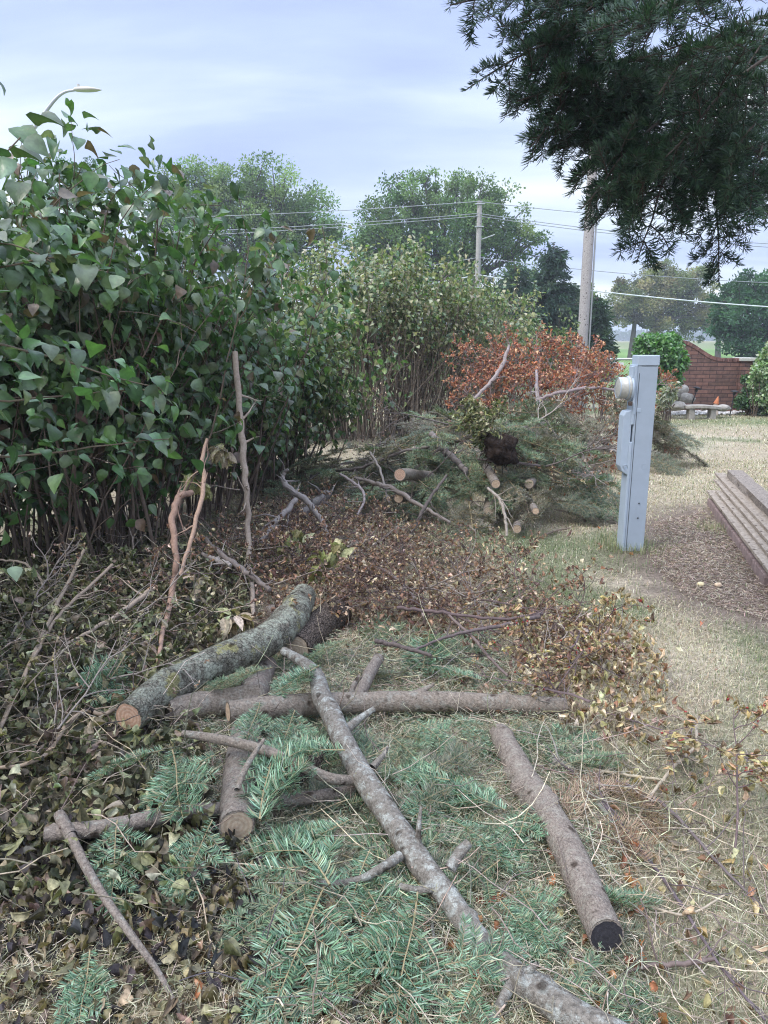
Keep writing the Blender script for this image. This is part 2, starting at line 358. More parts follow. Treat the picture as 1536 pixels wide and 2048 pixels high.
def gcol(p):
    p = np.asarray(p, float).reshape(-1, 2)
    straw = np.array([.45, .38, .285]); pale = np.array([.57, .50, .40]); green = np.array([.19, .215, .12]); bare = np.array([.30, .235, .175])
    g = fbm(p * .9 + 9, 4, 21); f = sst(.47, .66, g) * .85; f = f * (1 - .6 * sst(.5, .9, p[:, 0]) * sst(4.2, 3., p[:, 1]))
    c = straw * (1 - f[:, None]) + green * f[:, None]
    k = sst(.5, .7, fbm(p * 1.7, 3, 31))[:, None] * .6; c = c * (1 - k) + pale * k
    # greener strips near the bed, the far pile edge and the fairway
    far = p[:, 1]; band = sst(13, 15.5, far) * .7 * sst(.3, .6, fbm(p * np.array([.5, 1.2]), 3, 2))
    c = c * (1 - band[:, None]) + np.array([.13, .20, .07]) * band[:, None]
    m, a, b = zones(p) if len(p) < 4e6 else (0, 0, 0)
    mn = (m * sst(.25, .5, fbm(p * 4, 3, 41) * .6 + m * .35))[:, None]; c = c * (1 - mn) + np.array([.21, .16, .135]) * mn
    c = c * (1 - .75 * a[:, None]) + np.array([.035, .028, .018]) * .75 * a[:, None]  # shade in the gaps under the leaf heap, painted into the ground colour
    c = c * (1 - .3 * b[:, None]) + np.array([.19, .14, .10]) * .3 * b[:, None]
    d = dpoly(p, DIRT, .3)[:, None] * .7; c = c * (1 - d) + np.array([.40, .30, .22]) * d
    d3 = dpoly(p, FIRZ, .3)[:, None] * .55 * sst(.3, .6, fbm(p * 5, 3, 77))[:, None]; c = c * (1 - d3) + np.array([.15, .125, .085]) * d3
    # fairway
    fw = sst(22, 30, far) * (1 - sst(150, 175, far + 14 * fbm(p * .05, 2, 7)))
    st = np.where(np.sin(far * .12 + p[:, 0] * .03) > 0, 1., 0.82)
    gcf = np.array([.20, .34, .09])[None] * st[:, None]
    c = c * (1 - fw[:, None]) + gcf * fw[:, None]
    ff = sst(150, 185, far)[:, None]; c = c * (1 - ff) + (np.array([.36, .33, .17]) * (1 - .6 * sst(.5, .6, fbm(p * .02, 2, 9))[:, None]) + .6 * np.array([.12, .2, .05]) * sst(.5, .6, fbm(p * .02, 2, 9))[:, None]) * ff
    return c
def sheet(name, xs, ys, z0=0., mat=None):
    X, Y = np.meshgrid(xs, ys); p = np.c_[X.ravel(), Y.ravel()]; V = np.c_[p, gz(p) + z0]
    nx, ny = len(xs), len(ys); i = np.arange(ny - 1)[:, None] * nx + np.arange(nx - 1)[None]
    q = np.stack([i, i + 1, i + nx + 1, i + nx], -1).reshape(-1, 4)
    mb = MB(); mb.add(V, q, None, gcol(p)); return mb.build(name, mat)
mg, nt_, b_ = mat_new('ground')
a_ = N(nt_, 'ShaderNodeAttribute', attribute_name='tint'); tc_ = N(nt_, 'ShaderNodeTexCoord')
n1 = noise(nt_, tc_.outputs['Object'], 45, 8, .75); n2 = noise(nt_, tc_.outputs['Object'], 7, 6, .7)
c_ = mixc(nt_, 1., a_.outputs['Color'], ramp(nt_, n1, [(.32, (.35, .33, .3)), (.5, (.8, .8, .78)), (.68, (1.35, 1.32, 1.25))]), 'MULTIPLY')
c_ = mixc(nt_, 1., c_, ramp(nt_, n2, [(.3, (.72,) * 3), (.7, (1.15,) * 3)]), 'MULTIPLY')
LK(nt_, c_, b_.inputs['Base Color']); b_.inputs['Roughness'].default_value = .95; b_.inputs['Specular IOR Level'].default_value = .15
bump(nt_, mth(nt_, 'ADD', n1, n2), b_, .8, .02)
xs = np.unique(np.concatenate([np.linspace(-900, -40, 20), np.linspace(-40, -8, 24), np.arange(-8, 12, .12), np.linspace(12, 60, 28), np.linspace(60, 900, 20)]))
ys = np.unique(np.concatenate([np.linspace(-60, 0, 8), np.arange(0, 14, .12), np.linspace(14, 40, 50), np.linspace(40, 160, 60), np.linspace(160, 1500, 25)]))
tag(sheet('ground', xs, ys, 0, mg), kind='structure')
def wpts(n, poly=None, box=None, r=rng):
    """n uniform world points inside a polygon"""
    lo = poly.min(0); hi = poly.max(0); out = []; c = 0
    while c < n:
        q = lo + r.random((n * 2, 2)) * (hi - lo); q = q[inpoly(q, poly)]; out.append(q); c += len(q)
    return np.concatenate(out)[:n]
def on(p, dz=0.): return np.c_[p, gz(p) + dz]
# ------------------------------------------------------------------ grass blades
def blades(mb, p, h, lean, wd, cols, r=rng):
    n = len(p); b = on(p, -.004); az = r.random(n) * 2 * np.pi; d = np.c_[np.cos(az), np.sin(az), np.zeros(n)]; sd_ = np.c_[-np.sin(az), np.cos(az), np.zeros(n)]
    l1 = lean * .5; up = np.array([0, 0, 1.])
    m = b + (d * np.sin(l1)[:, None] + up * np.cos(l1)[:, None]) * (h * .5)[:, None]
    l2 = np.minimum(lean * 1.3, 1.62); t = m + (d * np.sin(l2)[:, None] + up * np.cos(l2)[:, None]) * (h * .5)[:, None]
    t[:, 2] = np.maximum(t[:, 2], b[:, 2] + .006)
    ww = wd[:, None] * .5
    V = np.stack([b - sd_ * ww, b + sd_ * ww, m + sd_ * ww * .8, m - sd_ * ww * .8, t], 1)
    k = np.arange(n)[:, None] * 5
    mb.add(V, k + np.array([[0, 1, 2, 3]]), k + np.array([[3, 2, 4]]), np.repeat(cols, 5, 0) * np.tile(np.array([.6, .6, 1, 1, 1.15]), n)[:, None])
def grass_field(mb, n, y0, y1, pw, hsc=1.):
    u = rng.random(n); Y = (y0 ** pw + u * (y1 ** pw - y0 ** pw)) ** (1 / pw)
    X = (rng.random(n) * 2 - 1) * (Y * .56 + .25); p = np.c_[X, Y]
    m, a, b = zones(p); keep = rng.random(n) > np.maximum(m * .88, a * .85); 
    # under the hedge nothing grows
    keep &= ~((X < -1.6) & (Y > 5.0) & (rng.random(n) < .8)) | (Y > 12)
    p = p[keep]; n = len(p); Y = p[:, 1]
    g = sst(.47, .66, fbm(p * .9 + 9, 4, 21) + rng.normal(0, .05, n)); isg = rng.random(n) < (g * .7 + .10) * (1 - .6 * sst(.5, .9, p[:, 0]) * sst(4.2, 3., p[:, 1]))
    cg = pick([(.17, .22, .11), (.23, .28, .15), (.13, .18, .10), (.26, .29, .18)], n); cd = pick([(.55, .47, .35), (.66, .59, .47), (.43, .36, .27), (.36, .32, .24)], n, .2)
    c = np.where(isg[:, None], cg, cd)
    h = np.where(isg, rng.uniform(.02, .055, n), rng.uniform(.02, .06, n)) * hsc
    lean = np.where(isg, rng.uniform(.2, 1.1, n), rng.uniform(.8, 1.5, n))
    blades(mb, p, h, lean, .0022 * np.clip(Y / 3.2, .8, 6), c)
mb = MB()
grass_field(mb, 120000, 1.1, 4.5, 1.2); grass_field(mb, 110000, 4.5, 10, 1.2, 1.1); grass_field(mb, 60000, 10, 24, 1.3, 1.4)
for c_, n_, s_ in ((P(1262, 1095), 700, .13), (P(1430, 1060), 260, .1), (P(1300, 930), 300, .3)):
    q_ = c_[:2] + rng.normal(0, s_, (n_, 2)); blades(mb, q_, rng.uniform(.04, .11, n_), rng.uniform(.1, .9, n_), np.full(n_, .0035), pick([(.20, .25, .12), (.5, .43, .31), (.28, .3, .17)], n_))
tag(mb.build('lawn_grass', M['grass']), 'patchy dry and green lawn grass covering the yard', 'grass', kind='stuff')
# fallen needles and straw
mb = MB()
def straws(n, poly, cols, L=(.02, .05), zmax=.02, wd=.0016, noz=.0):
    p = wpts(n, poly); az = rng.random(n) * 2 * np.pi; l = rng.uniform(*L, n); tl = rng.normal(0, .22, n)
    d = np.c_[np.cos(az) * np.cos(tl), np.sin(az) * np.cos(tl), np.sin(tl)]; sd_ = np.c_[-np.sin(az), np.cos(az), rng.normal(0, .5, n)]; sd_ = nrm(sd_)
    b = on(p) + np.c_[np.zeros((n, 2)), .004 + rng.random(n) ** 2 * zmax]; bend = nrm(np.cross(d, np.array([0, 0, 1.]))) * (rng.normal(0, .12, n) * l)[:, None]
    m = b + d * (l * .5)[:, None] + bend; t = b + d * l[:, None]; ww = wd * np.clip(p[:, 1] / 2.6, .9, 4)[:, None] * .5
    V = np.stack([b - sd_ * ww, b + sd_ * ww, m + sd_ * ww, m - sd_ * ww, t], 1); k = np.arange(n)[:, None] * 5
    mb.add(V, k + np.array([[0, 1, 2, 3]]), k + np.array([[3, 2, 4]]), np.repeat(pick(cols, n, .2), 5, 0))
straws(70000, FIRZ, [(.42, .42, .31), (.60, .54, .42), (.17, .27, .19), (.56, .46, .35), (.25, .23, .16), (.12, .12, .08)], zmax=.06)
straws(14000, gpoly((-200, 1940), (500, 1700), (1300, 2150), (-300, 2200)), [(.5, .45, .33), (.58, .5, .38), (.3, .3, .2)], (.02, .06), .04)
straws(16000, LITB, [(.35, .26, .19), (.22, .15, .12)])
straws(20000, MULCH, [(.36, .28, .23), (.52, .43, .36), (.18, .13, .10), (.28, .20, .17)], (.015, .05))
tag(mb.build('needle_litter', M['grass']), 'loose shed fir needles and straw strewn over the lawn', 'litter', kind='stuff')
# ------------------------------------------------------------------ fallen leaves
mb = MB()
def litter(n, poly, cols, size, tm, zr, mat=0, flat=.5, p=None, pts=None):
    q = wpts(n, poly) if pts is None else pts; n = len(q)
    pos = on(q) + np.c_[np.zeros((n, 2)), .006 + rng.random(n) ** 1.5 * zr]
    az = rng.random(n) * 2 * np.pi; tip = np.c_[np.cos(az), np.sin(az), rng.normal(0, flat, n)]
    nor = np.c_[rng.normal(0, flat, (n, 2)), np.ones(n) * np.where(rng.random(n) < .35, -1, 1)]
    put_leaves(mb, pos, tip, nor, rng.uniform(*size, n), pick(cols, n, .22, p=p), tm, mat)
OLIVE = [(.19, .18, .10), (.29, .275, .165), (.10, .105, .055), (.045, .038, .03), (.42, .39, .26), (.13, .13, .075), (.15, .115, .09), (.065, .07, .04)]
litter(11000, LITA, OLIVE, (.024, .056), WILT + DRY[:3] + OVAL[1:2], .12, 0, 1.0)
litter(1200, gpoly((-200, 1700), (450, 1650), (560, 1950), (500, 2000), (300, 1960), (-200, 1930)), [(.05, .042, .035), (.09, .07, .055), (.16, .14, .08), (.035, .032, .035)], (.026, .05), WILT, .05)
litter(2300, gpoly((-200, 1850), (600, 1700), (1000, 2200), (-300, 2200)), [(.2, .17, .1), (.13, .10, .07), (.33, .26, .17), (.06, .05, .05)], (.026, .048), WILT, .03)
BROWN = [(.27, .17, .12), (.17, .10, .075), (.45, .34, .25), (.58, .46, .34), (.10, .065, .05), (.33, .19, .125), (.24, .15, .11)]
litter(6200, gpoly((430, 1060), (600, 1000), (800, 1040), (980, 1150), (1230, 1300), (1280, 1400), (1100, 1390), (850, 1300), (600, 1260), (450, 1200)), BROWN, (.014, .042), DRY, .14, 1, 1.)
litter(1400, gpoly((500, 980), (800, 980), (1150, 1150), (1380, 1400), (1350, 1500), (700, 1380)), BROWN, (.022, .042), DRY, .02, 1)
TAN = [(.40, .32, .20), (.48, .39, .26), (.28, .22, .12), (.40, .24, .15), (.56, .48, .34), (.20, .12, .08), (.34, .28, .15)]
litter(800, gpoly((1020, 1250), (1230, 1230), (1320, 1330), (1340, 1420), (1290, 1500), (1130, 1480), (1040, 1380)), TAN, (.028, .048), DRY, .10, 1)
litter(200, gpoly((1150, 1480), (1330, 1430), (1560, 1600), (1700, 2200), (1250, 2200), (1230, 1700)), TAN, (.028, .048), DRY, .03, 1)
litter(170, gpoly((380, 1900), (1300, 1650), (1400, 2200), (200, 2200)), [(.48, .21, .10), (.5, .38, .22), (.55, .28, .16), (.30, .13, .08)], (.03, .05), DRY, .03, 1)
litter(160, gpoly((700, 1020), (1230, 900), (1300, 1150), (1500, 1300), (1536, 1600), (1200, 1400)), BROWN + [(.5, .2, .1)], (.03, .06), DRY, .02, 1)
litter(500, gpoly((930, 960), (1000, 900), (1240, 900), (1240, 945), (1100, 985)), [(.38, .13, .07), (.30, .12, .08), (.5, .3, .2)], (.04, .07), DRY, .03, 1)
def bits(n, poly, cols, L, rad, zr):
    q = wpts(n, poly); az = rng.random(n) * 6.283; tl = rng.normal(0, .25, n); S = on(q, .01) + np.c_[np.zeros((n, 2)), rng.random(n) * zr]
    tubes(mb, grow(S, np.c_[np.cos(az), np.sin(az), tl], rng.uniform(*L, n), 6, .22, 0), np.linspace(1, .5, 6)[None] * rng.uniform(*rad, (n, 1)), 4, pick(cols, n, .2), 1)
bits(800, LITA, [(.16, .13, .10), (.42, .35, .28), (.33, .27, .21), (.09, .07, .06)], (.08, .5), (.0012, .0032), .17)
bits(900, LITB, [(.13, .10, .09), (.2, .16, .15), (.08, .06, .055)], (.06, .45), (.001, .0026), .16)
bits(800, FIRZ, [(.35, .29, .22), (.2, .17, .14), (.48, .42, .33)], (.06, .38), (.001, .0028), .08)
bits(420, gpoly((1080, 1450), (1350, 1450), (1600, 1700), (1650, 2200), (1150, 2200)), [(.42, .36, .28), (.2, .16, .14), (.5, .44, .34)], (.06, .35), (.001, .0026), .05)
tag(mb.build('leaf_litter', [M['wilt'], M['dry']]), 'fallen olive and brown dead leaves lying over the ground', 'leaves', kind='stuff')
# ================================================================== LOGS AND STICKS
def bark_knob(amp, seed, knots=0):
    def f(V, C, T):
        d = V - C; r = np.linalg.norm(d, axis=-1, keepdims=True); u = d / np.maximum(r, 1e-9)
        k = 1 + amp * ((fbm(V * 9, 4, seed) - .5) * 2)[..., None] + amp * .5 * ((fbm(V * 45, 3, seed + 5) - .5) * 2)[..., None]
        if knots:
            rr = np.random.default_rng(seed); n, s_ = V.shape[1], V.shape[2]
            for _ in range(knots):
                i, j = rr.integers(3, n - 3), rr.integers(0, s_); c = V[:, i, j]; dist = np.linalg.norm(V - c[:, None, None, :], axis=-1, keepdims=True)
                rad = r.mean() * .45; k = k + .32 * np.exp(-(dist / rad) ** 2)
        return C + d * k
    return f
def cut_face(mb, ring, cen, nor, dome=.0):
    """disc with centred uv"""
    n = len(ring); a = nrm(np.cross(nor, [0, 0, 1.]) if abs(nor[2]) < .9 else np.cross(nor, [1., 0, 0])); b = np.cross(nor, a)
    rr = [1.0, .9, .89, .6, .3]; V = []; 
    for k in rr: V.append(cen + (ring - cen) * k * (1 if k > .95 else 1 + .02 * rng.normal(0, 1, (n, 1)) * (k < .95)) + nor * (.0015 if k > .89 else .0005))
    V = np.concatenate(V + [cen[None] + nor * .0015]); uv = np.c_[(V - cen) @ a, (V - cen) @ b]
    q = []; 
    for i in range(len(rr) - 1):
        for j in range(n): q.append((i * n + j, i * n + (j + 1) % n, (i + 1) * n + (j + 1) % n, (i + 1) * n + j))
    t = [((len(rr) - 1) * n + j, (len(rr) - 1) * n + (j + 1) % n, len(rr) * n) for j in range(n)]
    mb.add(V, q[:n], None, (.3, .25, .2), 1, uv); q2 = np.array(q[n:]); mb.add(V, q2, t, (.5, .4, .3), 0, uv)
def make_log(name, label, category, pts, wpx, bark, ends=(None, None), side=(), group=None, amp=.07, knots=0, sides=22, cutax=(None, None), n=60, col=(.3, .25, .2)):
    """pts: world points on the axis; wpx: radii in metres at each point"""
    A = cat(np.c_[np.asarray(pts), np.asarray(wpx)], n); C, Rr = A[:, :3], np.maximum(A[:, 3], .0012)
    seed = abs(hash(label)) % 9973 if False else sum(ord(ch) for ch in label) % 9973
    C = C + (np.stack([fbm(C * 5 + i * 7.7, 2, seed + i) for i in range(3)], 1) - .5) * np.minimum(Rr, .02)[:, None] * .8
    mb = MB(); V = tubes(mb, C, Rr, sides, col, 0, knob=bark_knob(amp, seed, knots) if amp else None)[0]
    smb = None
    for s_ in side:                                   # side branches: (points, radii)
        B = cat(np.c_[np.asarray(s_[0]), np.asarray(s_[1])], max(8, n // 3)); tubes(mb, B[:, :3], np.maximum(B[:, 3], .0012), max(6, sides // 2), col, 0, knob=bark_knob(amp, seed + 3) if amp else None)
    loc = C[0].copy(); loc[2] = 0
    mb2 = MB()
    # close both ends with bark-coloured or wooden discs
    for e, (idx, sg) in enumerate(((0, -1), (-1, 1))):
        ring = V[idx]; cen = ring.mean(0); nor = nrm((C[idx] - C[idx + (1 if idx == 0 else -1)])[None])[0]
        if ends[e] is None: 
            k = len(ring); mb.add(np.concatenate([ring, cen[None] + nor * Rr[idx] * .4]), None, [(j, (j + 1) % k, k) for j in range(k)], col, 0)
    o = mb.build(name, M[bark], None, True, loc)
    for e, idx in ((0, 0), (1, -1)):
        if ends[e]:
            ring = V[idx]; cen = ring.mean(0); nor = nrm((C[idx] - C[idx + (1 if idx == 0 else -1)])[None])[0]
            m2 = MB(); cut_face(m2, ring, cen, nor); m2.build('cut_end', [M[ends[e]], M[bark]], o, False, loc)
            m2 = None
    return tag(o, label, category, group)
def LP(*a):
    """photo points (px, py, height above ground, width in photo px) -> world points, radii"""
    pts = []; rad = []
    for px, py, h, wd in a:
        q = P(px, py, h); q[2] = h; pts.append(q); dist = (q - np.array([0, 0, CAM_H])) @ np.array([0, cp_, -sp_]); rad.append(wd / 2 * dist / F * .96)
    return pts, rad
def log(name, label, category, a, bark, ends=(None, None), side=(), **kw):
    p, r = LP(*a); return make_log(name, label, category, p, r, bark, ends, [LP(*s_) for s_ in side], **kw)
G0 = float(gz(P(258, 1435)[:2])[0])
log('log', 'thick bent log covered in green and yellow lichen', 'log', [(256, 1436, .20, 66), (330, 1378, .20, 72), (420, 1330, .20, 68), (520, 1287, .20, 68), (580, 1240, .20, 70), (607, 1192, .21, 54)], 'b_lich', ('end_red', None), amp=.10, knots=4, n=90, sides=32)
log('log', 'short dark cracked bark log lying behind the lichen covered log', 'log', [(590, 1300, .09, 66), (640, 1252, .09, 68), (676, 1222, .09, 64)], 'b_dark', ('end_tan', 'end_tan'), amp=.10, sides=30)
log('log', 'long straight grey brown pole lying crosswise with cut left end', 'log', [(456, 1424, .16, 42), (560, 1412, .14, 46), (650, 1406, .10, 44), (850, 1404, .085, 42), (1000, 1407, .07, 38), (1130, 1412, .06, 34)], 'b_brown', ('end', None), amp=.04, knots=6, n=120, side=[[(820, 1398, .09, 26), (845, 1382, .11, 14), (868, 1368, .13, 6)]])
log('log', 'thick log with large round cut face pointing at the viewer', 'log', [(474, 1650, .12, 72), (480, 1560, .105, 70), (492, 1470, .08, 64), (510, 1380, .06, 56), (532, 1330, .06, 44)], 'b_grey', ('end_tan', 'end'), amp=.05, knots=3, sides=30, n=70)
log('log', 'short pale log with reddish cut face beside the lichen log', 'log', [(338, 1425, .13, 54), (400, 1410, .12, 54), (520, 1392, .09, 50)], 'b_brown', ('end', None), amp=.08)
log('log', 'long diagonal grey branch spotted with pale lichen, reaching the bottom edge', 'log',
    [(568, 1302, .20, 18), (625, 1342, .19, 28), (648, 1400, .17, 42), (682, 1475, .15, 44), (730, 1560, .11, 50), (775, 1625, .09, 50), (825, 1700, .075, 52), (880, 1780, .065, 50), (940, 1860, .055, 50), (1010, 1935, .055, 56), (1090, 1990, .06, 66), (1180, 2045, .06, 66), (1300, 2110, .06, 66)],
    'b_lich2', (None, 'end'), amp=.08, knots=9, n=170, sides=26, side=[
    [(800, 1712, .09, 22), (760, 1738, .09, 18), (715, 1760, .07, 15), (650, 1766, .06, 12), (600, 1748, .05, 8), (540, 1660, .06, 6), (518, 1620, .07, 4)],
    [(900, 1738, .10, 26), (920, 1705, .13, 24), (938, 1685, .15, 20)], [(872, 1775, .08, 20), (835, 1780, .08, 16), (800, 1772, .07, 12)],
    [(690, 1462, .15, 22), (715, 1440, .17, 16), (748, 1418, .19, 12)], [(745, 1535, .12, 18), (765, 1512, .14, 10), (775, 1495, .15, 6)],
    [(835, 1700, .09, 16), (838, 1650, .14, 10), (842, 1612, .18, 6)], [(1030, 1955, .06, 28), (1005, 2000, .05, 22), (980, 2048, .03, 20)], [(1045, 1950, .08, 22), (1062, 1938, .10, 16), (1076, 1926, .12, 8)]])
log('log', 'smooth brown log with blackened cut end at the lower right', 'log', [(998, 1465, .05, 44), (1040, 1545, .055, 58), (1085, 1615, .06, 64), (1130, 1690, .065, 66), (1175, 1785, .07, 72), (1217, 1872, .08, 74)], 'b_right', (None, 'end_dark'), amp=.045, knots=9, n=110, sides=32)
log('log', 'thin broken brown branch lying over the thick log', 'branch', [(366, 1466, .22, 14), (430, 1478, .22, 20), (520, 1500, .22, 22), (600, 1530, .19, 22), (660, 1555, .15, 22), (712, 1562, .10, 20)], 'b_brown', ('end', None), amp=.05, side=[[(474, 1580, .21, 12), (492, 1535, .23, 13), (528, 1478, .27, 7)]])
log('log', 'grey sawn branch with stub and long thin side shoot at the left', 'branch', [(92, 1668, .15, 30), (135, 1662, .15, 34), (200, 1655, .15, 34), (300, 1638, .14, 32), (400, 1622, .12, 30), (520, 1605, .07, 28), (640, 1592, .06, 26), (725, 1578, .05, 22)], 'b_grey', ('end', None), amp=.06, knots=4, n=100, side=[
    [(118, 1628, .18, 22), (128, 1648, .17, 26), (142, 1672, .16, 26)], [(140, 1672, .16, 22), (190, 1765, .15, 18), (255, 1860, .13, 16), (320, 1950, .07, 12), (362, 2035, .03, 9)], [(195, 1648, .11, 8), (215, 1690, .12, 6), (232, 1720, .12, 4)], [(225, 1815, .10, 5), (165, 1870, .08, 3), (130, 1900, .06, 2)]])
log('log', 'dark forked log low under the green fir needles', 'log', [(288, 1758, .045, 34), (340, 1715, .05, 38), (420, 1665, .05, 38), (520, 1600, .05, 38), (600, 1545, .05, 38), (670, 1490, .04, 34)], 'b_dark', ('end_dark', None), amp=.07, knots=3)
log('log', 'short upright grey stub standing behind the long pole', 'branch', [(715, 1400, .05, 26), (735, 1355, .10, 26), (758, 1315, .13, 24)], 'b_grey', (None, 'end'), amp=.05, side=[[(700, 1395, .05, 14), (708, 1370, .09, 12), (720, 1352, .12, 10)]])
log('log', 'small grey log end behind the bent lichen log', 'log', [(535, 1225, .08, 28), (570, 1215, .08, 26), (600, 1205, .08, 22)], 'b_grey', (None, None), amp=.05)
# ---- thin sticks, each its own thing
STK = [
 ('long dark purple stem running diagonally right of the brown log', [(1085, 1490, 9, 8), (1200, 1600, 9, 8), (1320, 1750, 9, 7), (1440, 1930, 9, 6), (1530, 2040, 9, 5)], (.13, .10, .11)),
 ('second purple stem forking toward the right edge', [(1230, 1560, 9, 6), (1330, 1610, 9, 7), (1430, 1720, 9, 6), (1560, 1850, 9, 4)], (.15, .12, .12)),
 ('pale tan twig crossing the lawn at the lower right', [(1190, 1840, 9, 4), (1280, 1810, 9, 5), (1370, 1830, 9, 5), (1450, 1790, 9, 4)], (.42, .35, .27)),
 ('tall pale bare stick standing upright against the lilac hedge', [(508, 1235, 4.55, 9), (498, 1100, 4.75, 11), (492, 970, 4.9, 12), (482, 860, 5.0, 13), (470, 705, 5.1, 11)], (.36, .29, .24)),
 ('curved pinkish branch hooked over at its top in front of the hedge', [(316, 1325, 3.75, 8), (328, 1255, 3.85, 10), (345, 1180, 4.0, 12), (352, 1120, 4.1, 12), (346, 1050, 4.2, 13), (350, 1008, 4.3, 13), (362, 990, 4.4, 13), (382, 986, 4.5, 12)], (.33, .21, .16)),
 ('slender wavy pinkish stem beside the hooked branch', [(360, 1150, 3.9, 7), (378, 1090, 4.0, 8), (398, 1015, 4.15, 9), (408, 960, 4.3, 9), (405, 915, 4.4, 8), (414, 878, 4.5, 6)], (.36, .24, .18)),
 ('long tan cane slanting up at the left edge', [(-20, 1500, 2.9, 8), (30, 1390, 3.2, 8), (100, 1240, 3.6, 8), (168, 1100, 4.1, 6)], (.28, .22, .17)),
 ('tan cane beside the cane at the left edge, ending at the leaf heap', [(-10, 1480, 2.9, 7), (60, 1330, 3.2, 7), (120, 1230, 3.5, 7), (225, 1130, 4.0, 6)], (.30, .23, .18)),
 ('pale cane half buried in olive leaves under the hooked branch', [(130, 1290, 3.4, 6), (220, 1238, 3.6, 9), (270, 1205, 3.75, 10), (305, 1175, 3.9, 8)], (.36, .28, .22)),
 ('crooked tan vine running to the cut end of the lichen log', [(-20, 1538, 2.6, 8), (50, 1530, 2.65, 8), (95, 1505, 2.75, 9), (130, 1455, 2.9, 9), (170, 1422, 3.0, 9), (205, 1430, 3.0, 8), (240, 1412, 3.05, 8)], (.33, .25, .19)),
 ('thin arching twig at the far left under the hedge', [(0, 1120, 4.2, 4), (50, 1128, 4.1, 5), (85, 1165, 4.0, 5), (110, 1220, 3.8, 5)], (.27, .22, .18)),
 ('dark grey stick pointing at the end of the lichen log', [(408, 1075, 4.6, 8), (450, 1115, 4.3, 10), (500, 1150, 4.15, 11), (540, 1180, 4.0, 9)], (.17, .14, .13)),
 ('short pale forked stick above the brown leaf litter', [(405, 1108, 4.4, 7), (435, 1120, 4.3, 9), (462, 1132, 4.2, 9)], (.30, .26, .24)),
 ('leaning grey limb joining the forked grey branches', [(600, 1030, 5.9, 18), (628, 1008, 6.1, 18), (658, 984, 6.4, 16)], (.17, .15, .14)),
 ('forked grey branch rising above the brown leaves', [(662, 1085, 5.1, 7), (648, 1050, 5.4, 10), (612, 1000, 5.7, 12), (590, 985, 5.8, 12), (570, 968, 5.9, 12), (566, 950, 6.0, 8), (576, 938, 6.0, 6)], (.25, .215, .20)),
 ('speckled grey branch leaning left from the forked branch', [(518, 1085, 5.0, 9), (545, 1050, 5.2, 11), (570, 1025, 5.4, 12), (592, 1000, 5.6, 10)], (.25, .215, .20)),
 ('dark purple twig arching over tan leaves toward the right', [(795, 1216, 3.75, 7), (860, 1222, 3.7, 7), (930, 1232, 3.6, 6), (1010, 1238, 3.55, 6), (1085, 1228, 3.6, 7)], (.12, .085, .085)),
 ('dark purple twig crossing below the arching twig', [(750, 1282, 3.4, 9), (800, 1292, 3.35, 9), (862, 1312, 3.25, 7)], (.11, .085, .08)),
 ('thin purple branch sloping from the long pole up to the right', [(830, 1300, 3.3, 5), (890, 1275, 3.4, 6), (960, 1258, 3.45, 7), (1030, 1245, 3.5, 8), (1080, 1232, 3.55, 9)], (.13, .10, .10)),
 ('thin brown twig running down through the brown leaves', [(895, 1228, 3.65, 5), (940, 1270, 3.45, 6), (975, 1310, 3.3, 6), (1015, 1352, 3.15, 5)], (.16, .12, .11)),
 ('dark thin sapling leaning up in front of the fir pile', [(788, 1122, 5.0, 6), (820, 1070, 5.3, 7), (855, 1005, 5.6, 7), (893, 950, 5.9, 5)], (.10, .08, .07)),
 ('brown branch stretched flat in the middle of the dead leaves', [(760, 1130, 4.6, 5), (800, 1165, 4.3, 6), (840, 1205, 4.1, 6), (880, 1215, 4.0, 4)], (.22, .18, .17)),
 ('pale thin twig hanging below the diagonal lichen branch', [(715, 1770, 2.0, 7), (722, 1830, 1.93, 6), (745, 1870, 1.87, 5), (760, 1890, 1.84, 4)], (.35, .30, .25)),
 ('grey twig standing beside the bottom of the diagonal branch', [(862, 1800, 1.95, 6), (868, 1880, 1.85, 7), (868, 1940, 1.75, 7), (876, 2060, 1.6, 7)], (.22, .20, .19)),
 ('long grey forked twig right of the brown log', [(1100, 1520, 2.65, 16), (1150, 1545, 2.6, 12), (1200, 1610, 2.4, 9), (1250, 1680, 2.25, 7), (1290, 1720, 2.2, 5)], (.26, .24, .21)),
 ('pale yellow twig lying across the grey forked twig', [(1075, 1530, 2.6, 5), (1160, 1535, 2.6, 6), (1250, 1550, 2.55, 6), (1330, 1560, 2.5, 5)], (.42, .36, .27)),
 ('pale crooked twig reaching up at the right', [(1270, 1645, 2.3, 5), (1310, 1580, 2.45, 6), (1350, 1530, 2.6, 7), (1390, 1490, 2.7, 6), (1392, 1450, 2.8, 4)], (.42, .35, .27)),
 ('pale thin twig curving down beside the brown log', [(1140, 1600, 2.35, 5), (1160, 1560, 2.45, 5), (1200, 1545, 2.5, 5), (1230, 1535, 2.55, 4)], (.40, .35, .28)),
 ('dark fallen twig on the grass below the blackened log end', [(1250, 1945, 1.85, 6), (1300, 1930, 1.87, 8), (1360, 1928, 1.88, 10), (1430, 1918, 1.9, 8)], (.16, .12, .11)),
 ('wavy tan twig low at the bottom left corner', [(-10, 1870, 1.95, 5), (30, 1885, 1.95, 5), (58, 1915, 1.9, 5), (70, 1960, 1.85, 4)], (.30, .24, .19)),
 ('dark slender twig at the bottom left of the bright fir sprays', [(518, 1800, 2.0, 6), (515, 1870, 1.9, 6), (530, 1950, 1.8, 7), (555, 2060, 1.65, 8)], (.13, .11, .12)),
 ('thin brown twig on the lawn by the meter post', [(1085, 1072, 6.0, 3), (1110, 1062, 6.1, 4), (1140, 1056, 6.15, 3)], (.22, .17, .13)),
]
